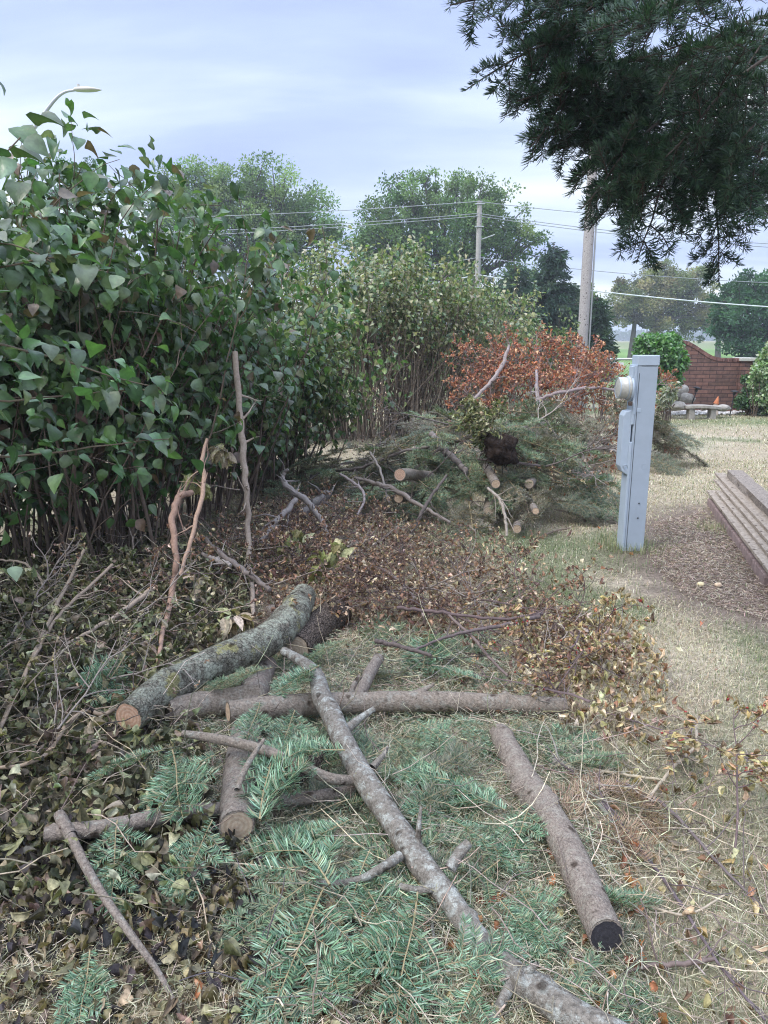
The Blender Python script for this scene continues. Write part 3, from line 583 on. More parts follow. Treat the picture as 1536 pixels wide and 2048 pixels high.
def stq(a, b, y):
    up_ = .09 if a < 420 and b < 1600 else .025
    q = Q(a, b, y) if y < 12 or b < 800 else P(a, b, 0.); g = float(gz(q[:2])[0]) + up_
    if q[2] < g:
        for _ in range(4): q = P(a, b, g); g = float(gz(q[:2])[0]) + up_
    return q
def stick(name, label, pts, col, parent=None, group=None, cat_='stick'):
    pw = [stq(a, b, y) for a, b, y, _ in pts]; rd = [.5 * s_[3] * ((q - np.array([0, 0, CAM_H])) @ np.array([0, cp_, -sp_])) / F for s_, q in zip(pts, pw)]
    for q in pw: q[2] = max(q[2], float(gz(q[:2])[0]) + .008)
    A = cat(np.c_[np.array(pw), np.array(rd)], 24); side = []; tot = np.linalg.norm(np.diff(A[:, :3], axis=0), axis=1).sum()
    rr = np.random.default_rng(int(pts[0][0] * 7 + pts[0][1])); A[1:-1, :3] += rr.normal(0, .22, (22, 3)) * A[1:-1, 3:4]
    for _ in range(int(3 + tot * 5)):
        i = rr.integers(3, 22); T = nrm((A[i + 1, :3] - A[i - 1, :3])[None])[0] * rr.choice([1, 1, -1]); d = nrm((T + rr.normal(0, .8, 3) + np.array([0, 0, .15]))[None]); g = grow(A[i, :3][None], d, np.array([rr.uniform(.04, .26)]), 6, .22, 0, rr)[0]
        side.append((g, np.linspace(A[i, 3] * rr.uniform(.3, .55), .0012, 6)))
    return make_log(name, label, cat_, A[:, :3], A[:, 3], 'twig', (None, None), side, sides=10, amp=.09, n=60, col=col, group=group)
for lb, pts, c in STK: stick('branch' if pts[0][3] > 8 else 'twig', lb, pts, c)
# ================================================================== FIR BOUGHS
def needles_on(mb, Ps, spacing, NL, wd, cols, flat=.8, r=rng, t0=0.0, beta=(50, 78)):
    k, n, _ = Ps.shape; seg = np.linalg.norm(np.diff(Ps, axis=1), axis=-1); L = seg.sum(1)
    cnt = np.maximum((L / spacing).astype(int), 2); idx = np.repeat(np.arange(k), cnt)
    u = t0 + (1 - t0) * r.random(len(idx)); f = u * (n - 1); i = np.minimum(f.astype(int), n - 2); fr = (f - i)[:, None]
    p = Ps[idx, i] * (1 - fr) + Ps[idx, i + 1] * fr; T = nrm(Ps[idx, i + 1] - Ps[idx, i])
    Z = np.array([0, 0, 1.]); Sd = nrm(np.cross(T, Z)); U = np.cross(Sd, T)
    m = len(idx); sgn = np.where(r.random(m) < .5, -1, 1)
    phi = sgn * np.clip(r.normal(flat * 1.35, .38, m), 0, 2.0)
    O = U * np.cos(phi)[:, None] + Sd * np.sin(phi)[:, None]
    be = np.radians(r.uniform(beta[0], beta[1], m)) * (1 - .35 * u ** 4)
    D = T * np.cos(be)[:, None] + O * np.sin(be)[:, None]
    l = NL * r.uniform(.7, 1.1, m) * (1 - .25 * u ** 3); cv = nrm(U * .9 + T * .5)
    b = p; mid = b + D * (l * .55)[:, None]; tip = mid + nrm(D + cv * r.uniform(.15, .6, m)[:, None]) * (l * .45)[:, None]
    W = nrm(np.cross(D, U)) * (wd * .5); W = np.where(np.linalg.norm(W, axis=1, keepdims=True) < 1e-5, Sd * wd * .5, W)
    V = np.stack([b - W * .6, b + W * .6, mid + W, mid - W, tip], 1); q = np.arange(m)[:, None] * 5
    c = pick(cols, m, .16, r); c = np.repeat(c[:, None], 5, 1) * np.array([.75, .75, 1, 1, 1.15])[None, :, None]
    mb.add(V, q + np.array([[0, 1, 2, 3]]), q + np.array([[3, 2, 4]]), c)
def fir_lines(seed, L, ns, sl, tert=0, droop=-.02, wander=.05, tl=.4, zj=.12):
    r = np.random.default_rng(seed); n = 8
    ax = grow(np.zeros((1, 3)), np.array([[0, 1, .06]]), np.array([L]), n, wander, droop, r)
    def sides(Ps, LL, cnt, frac, ang=52):
        k = len(Ps); S = []; D = []; Lo = []
        for a in range(k):
            T = nrm(np.diff(Ps[a], axis=0)); up = np.array([0, 0, 1.])
            for j in range(cnt):
                u = .16 + .78 * (j + .5 * r.random()) / cnt; f = u * (n - 1); i = min(int(f), n - 2); p = Ps[a, i] * (1 - f + i) + Ps[a, i + 1] * (f - i)
                for sg in (-1, 1):
                    if r.random() < .08: continue
                    sd_ = np.cross(T[i], up) * sg; g = R_(ang + r.normal(0, 7)); d = T[i] * math.cos(g) + sd_ * math.sin(g); d[2] += r.normal(0, zj)
                    S.append(p); D.append(d); Lo.append(frac * LL[a] * (1 - u * .72) * r.uniform(.75, 1.1))
        return grow(np.array(S), np.array(D), np.array(Lo), n, wander, droop, r), np.array(Lo)
    s1, l1 = sides(ax, [L], ns, sl)
    out = [ax, s1]
    if tert: 
        s2, l2 = sides(s1, l1, tert, tl); out.append(s2)
    return out, r
GREEN = [(.11, .18, .105), (.16, .24, .14), (.075, .135, .08), (.21, .28, .165), (.26, .32, .21), (.05, .09, .055), (.27, .25, .16)]
BRIGHT = [(.13, .235, .145), (.21, .33, .215), (.085, .165, .10), (.33, .45, .32), (.05, .10, .06), (.30, .28, .18), (.16, .26, .15)]
DULL = [(.11, .145, .10), (.17, .185, .13), (.075, .105, .075), (.22, .21, .15), (.13, .18, .13)]
GREY = [(.20, .185, .14), (.29, .26, .20), (.14, .13, .10), (.11, .135, .09), (.23, .21, .16)]
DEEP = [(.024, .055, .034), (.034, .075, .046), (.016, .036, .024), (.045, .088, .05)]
def make_bough(seed, L, ns, sl, tert, cols, sp_=.0018, NL=.042, wd=.0022, twc=(.30, .24, .14), rad=.006, droop=-.02, wander=.05, flat=.85, name='fir_bough', tl=.4, zj=.12):
    ls, r = fir_lines(seed, L, ns, sl, tert, droop, wander, tl, zj)
    mb = MB()
    for li, (Ps, rr) in enumerate(zip(ls, (rad, rad * .5, rad * .3))):
        tubes(mb, Ps, np.linspace(1, .35, Ps.shape[1])[None] * np.full((len(Ps), 1), rr), 6 if li == 0 else 4, twc)
    o = mb.build(name, M['twig'])
    m2 = MB()
    for li, Ps in enumerate(ls):
        if tert and li == 0: needles_on(m2, Ps, sp_ * 2.5, NL, wd, cols, flat, r, .6)
        else: needles_on(m2, Ps, sp_, NL, wd, cols, flat, r, .12 if li == 1 and not tert else 0)
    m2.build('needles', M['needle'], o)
    return o
def placed(src, loc, yaw=0, pitch=0, roll=0, s=1.0, first=[set()]):
    if src.name in first[0]: o = copy_tree(src)
    else: o = src; first[0].add(src.name)
    o.location = loc; o.rotation_mode = 'QUATERNION'
    q = Matrix.Rotation(yaw, 4, 'Z') @ Matrix.Rotation(pitch, 4, 'X') @ Matrix.Rotation(roll, 4, 'Y')
    o.rotation_quaternion = q.to_quaternion(); o.scale = (s, s, s); return o
def yaw_of(d): return math.atan2(-d[0], d[1])
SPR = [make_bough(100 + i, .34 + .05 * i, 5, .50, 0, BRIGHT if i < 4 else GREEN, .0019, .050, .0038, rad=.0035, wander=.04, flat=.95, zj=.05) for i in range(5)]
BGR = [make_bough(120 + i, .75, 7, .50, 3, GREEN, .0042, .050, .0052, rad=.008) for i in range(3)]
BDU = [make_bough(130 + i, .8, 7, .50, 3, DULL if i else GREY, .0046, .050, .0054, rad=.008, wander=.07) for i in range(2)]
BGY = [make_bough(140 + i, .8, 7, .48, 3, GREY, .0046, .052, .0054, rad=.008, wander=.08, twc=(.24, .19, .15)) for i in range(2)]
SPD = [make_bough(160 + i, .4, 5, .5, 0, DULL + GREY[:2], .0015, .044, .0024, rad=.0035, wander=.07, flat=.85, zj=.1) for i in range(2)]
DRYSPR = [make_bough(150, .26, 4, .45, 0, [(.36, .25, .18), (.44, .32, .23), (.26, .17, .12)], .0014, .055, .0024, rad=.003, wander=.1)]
# prominent sprays of the foreground: base pixel -> tip pixel, height
FG = [
 ((690, 1500), (560, 1500), .17, 'green fir spray draped over the thin broken brown branch'),
 ((835, 1785), (795, 2010), .05, 'bright fir spray with yellow twig at the bottom centre, nearest the viewer'),
 ((648, 1775), (548, 2010), .06, 'bright fir spray hanging from the curved side twig'),
 ((660, 1770), (540, 1610), .09, 'fir spray with pale twig just right of the big round log face'),
 ((640, 1745), (500, 1850), .08, 'bright fir spray tip lying left of the curved side twig'),
 ((770, 1870), (640, 1990), .04, 'yellow stemmed fir spray pointing to the bottom left'),
 ((345, 1500), (370, 1620), .17, 'fir spray hanging straight down left of the thick log'),
 ((325, 1500), (200, 1535), .15, 'fir spray pointing left over the olive leaf heap'),
 ((430, 1510), (330, 1560), .15, 'fir spray under the cut face of the short pale log'),
 ((220, 1360), (140, 1350), .14, 'fir spray on the olive leaf heap above the lichen log end'),
 ((250, 1310), (190, 1390), .15, 'short fir spray against the left end of the lichen log'),
 ((520, 1640), (545, 1510), .17, 'pale fir spray leaning on the thick log face'),
 ((425, 1640), (385, 1720), .14, 'fir spray between the thick log and the dark forked log'),
 ((235, 1640), (225, 1760), .14, 'dull fir spray hanging from the grey sawn branch'),
 ((545, 1335), (470, 1350), .2, 'fir spray in front of the splintered log top'),
 ((640, 1330), (560, 1380), .18, 'fir spray tucked in the fork of the lichen branch'),
 ((520, 1405), (500, 1470), .2, 'fir spray hanging over the cut end of the long pole'),
 ((590, 1420), (560, 1500), .16, 'short fir spray hanging below the long pole'),
 ((620, 1500), (560, 1560), .15, 'fir spray left of the diagonal lichen branch'),
 ((700, 1280), (640, 1300), .1, 'fir spray behind the diagonal lichen branch top'),
 ((860, 1260), (850, 1330), .06, 'fir spray beneath the crossing purple twigs'),
 ((960, 1360), (880, 1340), .06, 'fir spray above the long pole near its middle'),
 ((830, 1440), (900, 1490), .06, 'green fir spray just below the long pole'),
 ((900, 1430), (980, 1480), .05, 'green fir spray below the right part of the long pole'),
 ((780, 1470), (860, 1530), .06, 'fir spray right of the diagonal lichen branch'),
 ((900, 1560), (800, 1540), .05, 'fir spray in the middle between both big logs'),
 ((1010, 1620), (900, 1570), .05, 'fir spray touching the left side of the brown log'),
 ((1060, 1610), (1035, 1680), .05, 'dark fir spray pressed under the brown log'),
 ((900, 1640), (1000, 1690), .08, 'fir spray tip with pale green end beside the stub'),
 ((1000, 1720), (920, 1780), .04, 'dull fir spray right of the short stub'),
 ((1000, 1800), (1060, 1880), .03, 'fir spray left of the blackened log end'),
 ((1160, 1780), (1280, 1800), .03, 'fir spray on the lawn right of the brown log'),
 ((890, 1930), (1000, 1900), .08, 'fir spray resting on the bottom part of the lichen branch'),
 ((960, 1950), (920, 2030), .05, 'fir spray left of the bottom fork'),
 ((1100, 1960), (1240, 1990), .04, 'loose fir spray at the bottom right of the lichen branch'),
 ((180, 1900), (165, 2000), .05, 'dark fir spray on the grass at the bottom left'),
 ((700, 1640), (620, 1680), .06, 'fir spray left of the middle of the lichen branch'),
 ((560, 1700), (640, 1640), .05, 'fir spray over the grass under the thick log'),
 ((740, 1700), (700, 1800), .05, 'fir spray below the curved side twig'),
 ((1130, 1530), (1210, 1500), .05, 'fir spray under the pale yellow twig'),
]
for i, (a, b, h, lb) in enumerate(FG):
    h += .045; A, B = P(a[0], a[1], h), P(b[0], b[1], max(h - .03, .03)); d = B - A; Ln = np.linalg.norm(d)
    src = SPR[i % 5]; L0 = .34 + .05 * (i % 5)
    o = placed(src, A, yaw_of(d), math.asin(np.clip(d[2] / Ln, -1, 1)) - .05, rng.normal(0, .25), max(.6, 1.15 * Ln / L0))
    tag(o, lb, 'fir spray', 'green fir sprays lying around the cut logs')
# the carpet of sprays beneath them
q = wpts(54, gpoly((440, 1470), (620, 1300), (960, 1320), (1110, 1480), (1180, 1700), (1240, 1960), (1000, 2080), (540, 2040), (540, 1730)))
for i, p in enumerate(q):
    o = placed([SPR[4], SPD[0], SPR[4], SPD[1], SPR[2], SPD[0], SPD[1]][i % 7], (p[0], p[1], .02 + .03 * rng.random()), rng.random() * 6.28, rng.normal(.02, .08), rng.normal(0, .2), rng.uniform(.6, .95))
    tag(o, 'fir spray lying flat in the needle carpet between the two big diagonal logs', 'fir spray', 'fir sprays of the needle carpet')
for i, (px, py) in enumerate([(1060, 1365), (1000, 1375), (1215, 1630), (1250, 1660), (1150, 1590), (1180, 1420), (1230, 1570), (1140, 1640)]):
    p = P(px, py, .04); o = placed(DRYSPR[0], p, rng.random() * 6.28, 0, rng.normal(0, .3), rng.uniform(.7, 1.1))
    tag(o, ['tan dried fir spray at the right end of the long pole', 'tan dried fir spray above the long pole'][i] if i < 2 else 'brown dried fir spray on the grass right of the brown log', 'fir spray', 'dried brown fir sprays')
# ================================================================== LEAFY CUT BRANCHES
def leafy_branch(name, seed, L, cols, size, tm, matk, n1=9, n2=5, spread=(.35, .9), flatz=.35, twc=(.2, .16, .13), rad=.006, lpt=3, grav=0., leaf_from=.3, wander=.1, upward=0., fruit=0):
    r = np.random.default_rng(seed)
    ax = grow(np.zeros((1, 3)), np.array([[0, 1, .15 + upward]]), np.array([L]), 8, wander, grav, r)
    def kids(Ps, Ls, cnt, fr):
        S = []; D = []; Lo = []
        for a in range(len(Ps)):
            T = nrm(np.diff(Ps[a], axis=0))
            for j in range(cnt):
                u = .15 + .8 * r.random(); f = u * 7; i = min(int(f), 6); ph = r.random() * 6.28; v = nrm((r.normal(0, 1, 3) * np.array([1, 1, flatz])))
                v = nrm(v - T[i] * (v @ T[i])); g = r.uniform(*spread) + .2; S.append(Ps[a, i] * (1 - f + i) + Ps[a, i + 1] * (f - i)); D.append(T[i] * math.cos(g) + v * math.sin(g)); Lo.append(Ls[a] * fr * (1.1 - .6 * u) * r.uniform(.6, 1.2))
        return grow(np.array(S), np.array(D), np.array(Lo), 8, wander * 1.3, grav, r), Lo
    s1, l1 = kids(ax, [L], n1, .6); s2, l2 = kids(s1, l1, n2, .55)
    mb = MB(); tap = np.linspace(1, .3, 8)[None]
    for Ps, rr, sd_ in ((ax, rad, 7), (s1, rad * .55, 5), (s2, rad * .32, 4)): tubes(mb, Ps, tap * np.full((len(Ps), 1), rr), sd_, twc)
    o = mb.build(name, M['twig'])
    m2 = MB(); A = np.concatenate([s2, s1]); k = len(A); f = leaf_from * 7 + r.random((k, lpt * 2)) * (1 - leaf_from) * 6.99; i = f.astype(int); i = np.minimum(i, 6)
    a = np.arange(k)[:, None]; p = A[a, i] * (1 - (f - i))[..., None] + A[a, i + 1] * (f - i)[..., None]; T = nrm(A[a, i + 1] - A[a, i])
    p = p.reshape(-1, 3); T = T.reshape(-1, 3); n = len(p); tip = nrm(T * .6 + r.normal(0, .7, (n, 3)) + np.array([0, 0, -.45])); nor = r.normal(0, .6, (n, 3)) + np.array([0, 0, .8])
    put_leaves(m2, p, tip, nor, r.uniform(size[0], size[1], n), pick(cols, n, .2, r), tm, 0, 1.15, r)
    m2.build('leaves', M[matk], o)
    if fruit:
        m3 = MB(); pts = p[r.choice(n, fruit)]; 
        for c in pts:
            th = np.linspace(0, np.pi, 5); ph = np.arange(6) / 6 * 2 * np.pi; V = np.array([[math.sin(t) * math.cos(f_), math.sin(t) * math.sin(f_), math.cos(t)] for t in th for f_ in ph]) * .0065 + c + r.normal(0, .008, 3)
            m3.add(V, [(a_ * 6 + b_, a_ * 6 + (b_ + 1) % 6, (a_ + 1) * 6 + (b_ + 1) % 6, (a_ + 1) * 6 + b_) for a_ in range(4) for b_ in range(6)], None, (.30, .05, .045))
        m3.build('berries', M['stem'], o)['kind'] = 'stuff'
    return o
LA = [leafy_branch('lilac_branch', 300 + i, .9, OLIVE + [(.22, .22, .11), (.15, .17, .07)], (.032, .06), WILT, 'wilt', 8, 4, lpt=3, twc=(.2, .16, .12), rad=.006) for i in range(3)]
LBr = [leafy_branch('crabapple_branch', 310 + i, .85, BROWN, (.018, .038), DRY, 'dry', 10, 6, lpt=2, twc=(.13, .09, .085), rad=.006, wander=.14, flatz=.5) for i in range(3)]
LT = [leafy_branch('crabapple_branch', 320 + i, .7, TAN + [(.33, .27, .11)], (.028, .046), DRY, 'dry', 7, 4, lpt=2, twc=(.14, .10, .10), rad=.006, wander=.12, flatz=.6, fruit=16) for i in range(2)]
LR = [leafy_branch('oak_branch', 330 + i, 1.25, [(.40, .15, .085), (.34, .125, .08), (.50, .22, .13), (.22, .09, .065), (.60, .36, .24), (.48, .25, .16)], (.035, .06), DRY, 'dry', 12, 6, lpt=3, twc=(.27, .21, .20), rad=.014, wander=.12, flatz=1., upward=.3) for i in range(3)]
LMX = 0
LM = [leafy_branch('magnolia_branch', 340, .38, [(.38, .31, .2), (.5, .42, .32), (.3, .26, .14), (.55, .45, .38)], (.10, .14), OVAL, 'dry', 3, 2, lpt=2, twc=(.25, .2, .17), rad=.005),
      leafy_branch('magnolia_branch', 341, .38, [(.24, .25, .12), (.33, .32, .17), (.20, .20, .08)], (.09, .13), OVAL, 'wilt', 3, 2, lpt=2, twc=(.25, .2, .17), rad=.005)]
def scatter(srcs, spots, label, category, group, h=(.03, .12), s=(.8, 1.15), pitch=(-.05, .08), zs=.45):
    for i, sp in enumerate(spots):
        px, py = sp[:2]; hh = rng.uniform(*h); p = P(px, py, hh); p[2] = gz(p[:2])[0] + hh
        yaw = sp[2] if len(sp) > 2 else rng.random() * 6.28
        o = placed(srcs[i % len(srcs)], p, yaw, rng.normal(*pitch), rng.normal(0, .3), rng.uniform(*s)); o.scale.z *= zs; o.location.z -= .02
        tag(o, label[i] if isinstance(label, list) else label, category, group)
scatter(LA, [(60, 1180), (150, 1230), (250, 1180, 1.5), (330, 1200, 1.2), (60, 1300, .8), (140, 1330, 1.4), (240, 1280, 1.9), (0, 1420, 1.), (80, 1440, 1.6), (30, 1560, 1.), (60, 1620, 1.8), (0, 1700, .8), (-60, 1500), (300, 1130, 1.), (120, 1130)],
        'wilted olive leaved branch in the heap between the hedge and the lichen log', 'branch', 'wilted lilac branches heaped at the left', (.05, .13), zs=1.)
scatter(LBr, [(500, 1100), (600, 1090), (660, 1120), (720, 1090), (760, 1160), (640, 1180), (560, 1150), (820, 1150), (700, 1210), (860, 1220), (930, 1200), (1000, 1270), (600, 1110), (780, 1230), (900, 1150), (480, 1130), (700, 1100), (1050, 1220), (520, 1070), (740, 1130)],
        'twiggy crabapple branch with small dried brown leaves in the brown heap', 'branch', 'dried crabapple branches behind the logs', (.02, .12), zs=.85)
scatter(LT, [(1150, 1350, 2.), (1190, 1320, -1.), (1200, 1420, -2.4), (1180, 1400, .5), (1210, 1280, 2.6), (1140, 1290, -.6)], 'crabapple branch with curled tan leaves and red fruit near the pole end', 'branch', 'tan leaved crabapple branches at the right', (.03, .2))
scatter(LT, [(1470, 1700, -.2), (1140, 1420, .9), (1100, 1400, -1.2)], ['tan leaved crabapple shoot with red fruit standing up at the right edge', 'raised tan leaved crabapple shoot covering the end of the long pole', 'leaning tan leaved crabapple shoot just before the pole end'], 'branch', 'tan leaved crabapple branches at the right', (.03, .06), (.65, .8), (.75, .2), 1.)
for i, (px, py, Y, k, yw, lb) in enumerate([(545, 1170, 4.2, 1, -1.0, 'cut magnolia sprig with drooping olive leaves above the lichen log'), (450, 1190, 4.1, 0, .6, 'dried magnolia sprig with pale pinkish leaves left of the olive one'), (505, 1205, 4.0, 0, 2.6, 'dried magnolia sprig with hanging cream leaves behind the lichen log'), (400, 1240, 3.8, 0, 1.6, 'brown magnolia sprig with curled leaves low beside the lichen log'), (455, 905, 4.9, 0, .3, 'yellowed magnolia sprig hanging high beside the upright stick'), (480, 980, 4.8, 1, 2.0, 'yellow green magnolia sprig hanging halfway down the upright stick'), (500, 1100, 4.6, 1, -.6, 'pale green magnolia sprig at the foot of the upright stick')]):
    o = placed(LM[k], Q(px, py, Y), yw, rng.normal(0, .2), rng.normal(0, .4), 1.05 if py > 1000 else .75); tag(o, lb, 'branch', 'cut magnolia sprigs')
# ================================================================== FAR PILES
def dome(c, rx, ry, hz, n, seed):
    r = np.random.default_rng(seed); out = []
    for _ in range(n):
        a = r.random() * 6.283; q = r.random() ** .55; x, y = math.cos(a) * q, math.sin(a) * q; out.append((c[0] + x * rx, c[1] + y * ry, hz * max(0, 1 - q ** 2) ** .8 * r.uniform(.55, 1.05) + .05, a, q))
    return out
cA = P(960, 985)[:2]; cA = np.array([cA[0], 7.6])
def pile(srcs, spots, label, group, s=(.7, 1.1), category='fir bough'):
    for i, (x, y, z, a, q_) in enumerate(spots):
        yaw = a - math.pi / 2 + rng.normal(0, .7)
        o = placed(srcs[i % len(srcs)], (x, y, z), yaw, -.35 * q_ + rng.normal(0, .15), rng.normal(0, .4), rng.uniform(*s)); tag(o, label, category, group)
cx0 = Q(960, 950, 7.6)[0]
pile([BGR[0], BGR[1], BDU[1], BGR[2], BGR[1], BDU[0], BGR[0], BGY[0]], dome((cx0 - .06, 7.4), 1.1, 1.1, .88, 115, 1), 'fir bough heaped in the green pile with the sawn logs', 'fir boughs of the green brush pile', (.6, .95))
pile([BDU[0], BGY[0], BDU[1], BGR[1]], dome((Q(720, 940, 8.6)[0], 8.2), 1.05, .95, .42, 40, 2), 'dull green fir bough spread flat left of the sawn logs', 'fir boughs left of the green brush pile', (.7, 1.05))
pile([BGY[0], BGY[1], BDU[1]], dome((Q(1190, 900, 9.6)[0], 9.9), 1.25, .9, .9, 54, 3), 'withered grey fir bough in the pile behind the meter post', 'withered fir boughs behind the meter post', (.7, 1.1))
BARE = [leafy_branch('bare_branch', 370 + i, .95, BROWN, (.02, .035), DRY, 'dry', 7, 3, lpt=1, twc=((.24, .20, .18), (.32, .27, .24), (.16, .13, .12))[i], rad=.009, wander=.13, flatz=.8, leaf_from=.9) for i in range(3)]
for i in range(30):
    a_ = rng.random() * 6.283; q_ = rng.random() ** .6; x, y = cx0 + math.cos(a_) * q_ * 1.2, 7.2 + math.sin(a_) * q_ * 1.0
    o = placed(BARE[i % 3], (x, y, .75 * (1 - q_ ** 2) + .12), a_ - 1.57 + rng.normal(0, 1.2), rng.normal(-.05, .3), rng.normal(0, 1), rng.uniform(.5, 1.)); tag(o, 'bare twiggy branch tangled in the green brush pile', 'branch', 'bare branches in the green brush pile')
for i, (px, py) in enumerate([(560, 1090), (640, 1130), (700, 1060), (740, 1160), (820, 1180), (620, 1010), (900, 1230), (480, 1060), (980, 1280), (760, 1100), (1060, 1330), (690, 1200)]):
    p = P(px, py, .06); o = placed(BARE[i % 3], p, rng.random() * 6.28, rng.normal(.12, .15), rng.normal(0, 1), rng.uniform(.45, .85)); tag(o, 'bare twiggy branch among the brown dead leaves', 'branch', 'bare branches among the brown leaves')
for i, (px, py) in enumerate([(60, 1230), (200, 1260), (330, 1240), (120, 1380), (0, 1320), (260, 1150), (400, 1140), (60, 1520)]):
    p = P(px, py, .14); o = placed(BARE[i % 2], p, rng.random() * 6.28, rng.normal(.15, .15), rng.normal(0, 1), rng.uniform(.5, .9)); tag(o, 'bare twiggy branch on the olive leaf heap', 'branch', 'bare branches on the olive heap')
# rust-leaved branches
for i, (px, py, Y, yw, pt, s_) in enumerate([(1040, 890, 10.3, .4, .9, 1.), (1090, 900, 10.2, -.4, 1.2, 1.), (1000, 870, 10.5, 1.0, .8, .95), (1130, 890, 10.5, -.9, .9, 1.), (1060, 850, 10.8, 0, 1.3, 1.), (1150, 860, 10.6, -.3, 1.2, .95), (1100, 870, 10.0, .2, .6, .9), (1180, 880, 10.3, -1.3, .5, .8), (1010, 830, 10.8, 1.2, 1.0, .85), (1120, 830, 10.9, -.6, 1.2, .9), (1050, 900, 9.9, 2.2, .4, .7), (1150, 905, 9.8, -2.2, .4, .7), (1085, 820, 11.1, .8, 1.1, .9), (980, 870, 10.2, .8, .5, .8), (1020, 800, 11, .9, 1.2, .8), (1200, 850, 10.7, -.8, .9, .8), (1070, 880, 9.7, .6, .9, .85), (1110, 880, 9.7, -.5, .9, .85), (1140, 850, 10.2, .1, 1.1, .9), (960, 800, 10.8, 1.4, .9, .7)]):
    o = placed(LR[i % 3], Q(px, py, Y), yw, pt, rng.normal(0, .4), s_ * .95); tag(o, 'grey limb with rust red dead leaves standing in the tall pile', 'branch', 'rust leaved limbs of the tall pile')
for i, (px, py, Y, lb) in enumerate([(1275, 800, 10.5, 'rust leaved limb poking out right behind the meter box'), (1310, 915, 9.3, 'small rust leaved twig on the lawn just right of the post')]):
    o = placed(LR[i], Q(px, py, Y), -1.2, .1, 0, .5 if i == 0 else .22); tag(o, lb, 'branch')
# logs of the far pile
def flog(label, a, b, wd, ends=('end', None), bark='b_brown', **kw):
    a = (a[0], a[1], a[2] - .62); b = (b[0], b[1], b[2] + .15); pts = [Q(*a), (Q(*a) + Q(*b)) / 2, Q(*b)]; rd = [wd * .5 * a[2] / F] * 3
    make_log('log', label, 'log', pts, rd, bark, ends, amp=.06, n=24, sides=18, group='sawn logs in the green brush pile', **kw)
flog('brown sawn log with orange cut face at the upper left of the green pile', (800, 948, 6.9), (858, 952, 7.2), 25, ('end_red', 'end'))
flog('dark sawn log with small cut face below the upper left log of the pile', (797, 996, 6.9), (868, 986, 7.2), 20, bark='b_dark')
flog('grey sawn log sloping down from the root ball, cut face down', (992, 968, 6.7), (955, 905, 7.2), 19, bark='b_grey')
flog('thick brown sawn log end hidden in needles at the pile centre', (978, 1025, 6.85), (985, 980, 7.0), 26, ('end_tan', None), 'b_brown')
flog('small sawn log with yellow cut face at the right of the pile', (1071, 1022, 6.5), (1050, 985, 6.9), 15, bark='b_grey')
flog('sawn log standing out on the lawn at the pile foot', (1034, 1058, 6.5), (1040, 1022, 6.7), 18, bark='b_grey')
flog('grey log on the right shoulder of the green pile', (1058, 968, 6.9), (1084, 955, 7.3), 20, ('end_tan', None), 'b_grey')
FST = [
 ('grey forked limb at the crest of the green pile', [(862, 868, 7.4, 12), (885, 895, 7.3, 13), (915, 925, 7.2, 12), (935, 945, 7.1, 10)], (.2, .17, .16)),
 ('pale thin limb hanging down the front of the green pile', [(975, 975, 6.4, 5), (1000, 1000, 6.3, 7), (1010, 1035, 6.2, 6), (1013, 1072, 6.1, 5)], (.33, .28, .24)),
 ('long brown stick sticking out left from the green pile', [(900, 1045, 6.3, 6), (840, 1010, 6.5, 8), (780, 975, 6.9, 10), (710, 955, 7.2, 6)], (.22, .18, .16)),
 ('thin twig bending from the left of the pile to the bare patch', [(680, 948, 6.8, 5), (720, 975, 6.5, 6), (728, 1000, 6.3, 5), (715, 1030, 6.1, 4)], (.27, .22, .21)),
 ('long dark twig arching left over the flat fir boughs', [(640, 945, 8.0, 4), (720, 935, 7.8, 6), (800, 905, 7.6, 6), (860, 893, 7.4, 5)], (.18, .15, .14)),
 ('slanting twig crossing the dark twig left of the pile', [(740, 905, 7.6, 5), (760, 940, 7.3, 5), (778, 1005, 6.8, 5)], (.22, .19, .17)),
 ('brown branch rising out of the pile to the root ball', [(955, 918, 7.2, 5), (1020, 925, 7.1, 6), (1080, 932, 7.2, 5)], (.2, .16, .15)),
 ('dark short stick upright right of the root ball', [(1073, 925, 7.3, 6), (1076, 900, 7.3, 5), (1078, 880, 7.3, 5)], (.12, .09, .09)),
 ('stick jutting out at the right over the dry lawn', [(1120, 945, 8.0, 6), (1165, 952, 8.0, 7), (1200, 943, 8.0, 6)], (.17, .14, .13)),
 ('pale bare limb leaning up before the rust leaves', [(945, 800, 9.3, 6), (980, 765, 9.5, 7), (1005, 730, 9.7, 8), (1018, 690, 9.9, 5)], (.27, .22, .21)),
 ('pale trunk forking upward inside the rust leaves', [(1092, 890, 9.4, 12), (1080, 840, 9.6, 10), (1075, 790, 9.8, 8), (1072, 740, 10, 5)], (.34, .29, .30)),
 ('pale limb bending over the rust leaves toward the meter', [(1075, 800, 9.6, 5), (1120, 785, 9.6, 7), (1190, 775, 9.7, 6), (1245, 783, 9.8, 7)], (.28, .22, .22)),
 ('bare grey stick sloping out under the rust leaves', [(1030, 845, 9.0, 5), (1060, 862, 8.9, 6), (1095, 885, 8.8, 5)], (.3, .27, .25)),
 ('curved bare twig in the pile behind the meter post', [(1150, 905, 9.0, 4), (1200, 895, 9.0, 5), (1240, 905, 9.0, 5)], (.3, .26, .24)),
 ('thin dark twig reaching right from the withered pile', [(1250, 880, 9.2, 4), (1290, 860, 9.3, 5), (1345, 858, 9.4, 4)], (.15, .12, .11)),
 ('bare twig standing among the boughs at the left of the pile', [(610, 965, 8.2, 4), (650, 940, 8.3, 5), (700, 925, 8.3, 5), (745, 930, 8.2, 4)], (.22, .19, .18)),
]
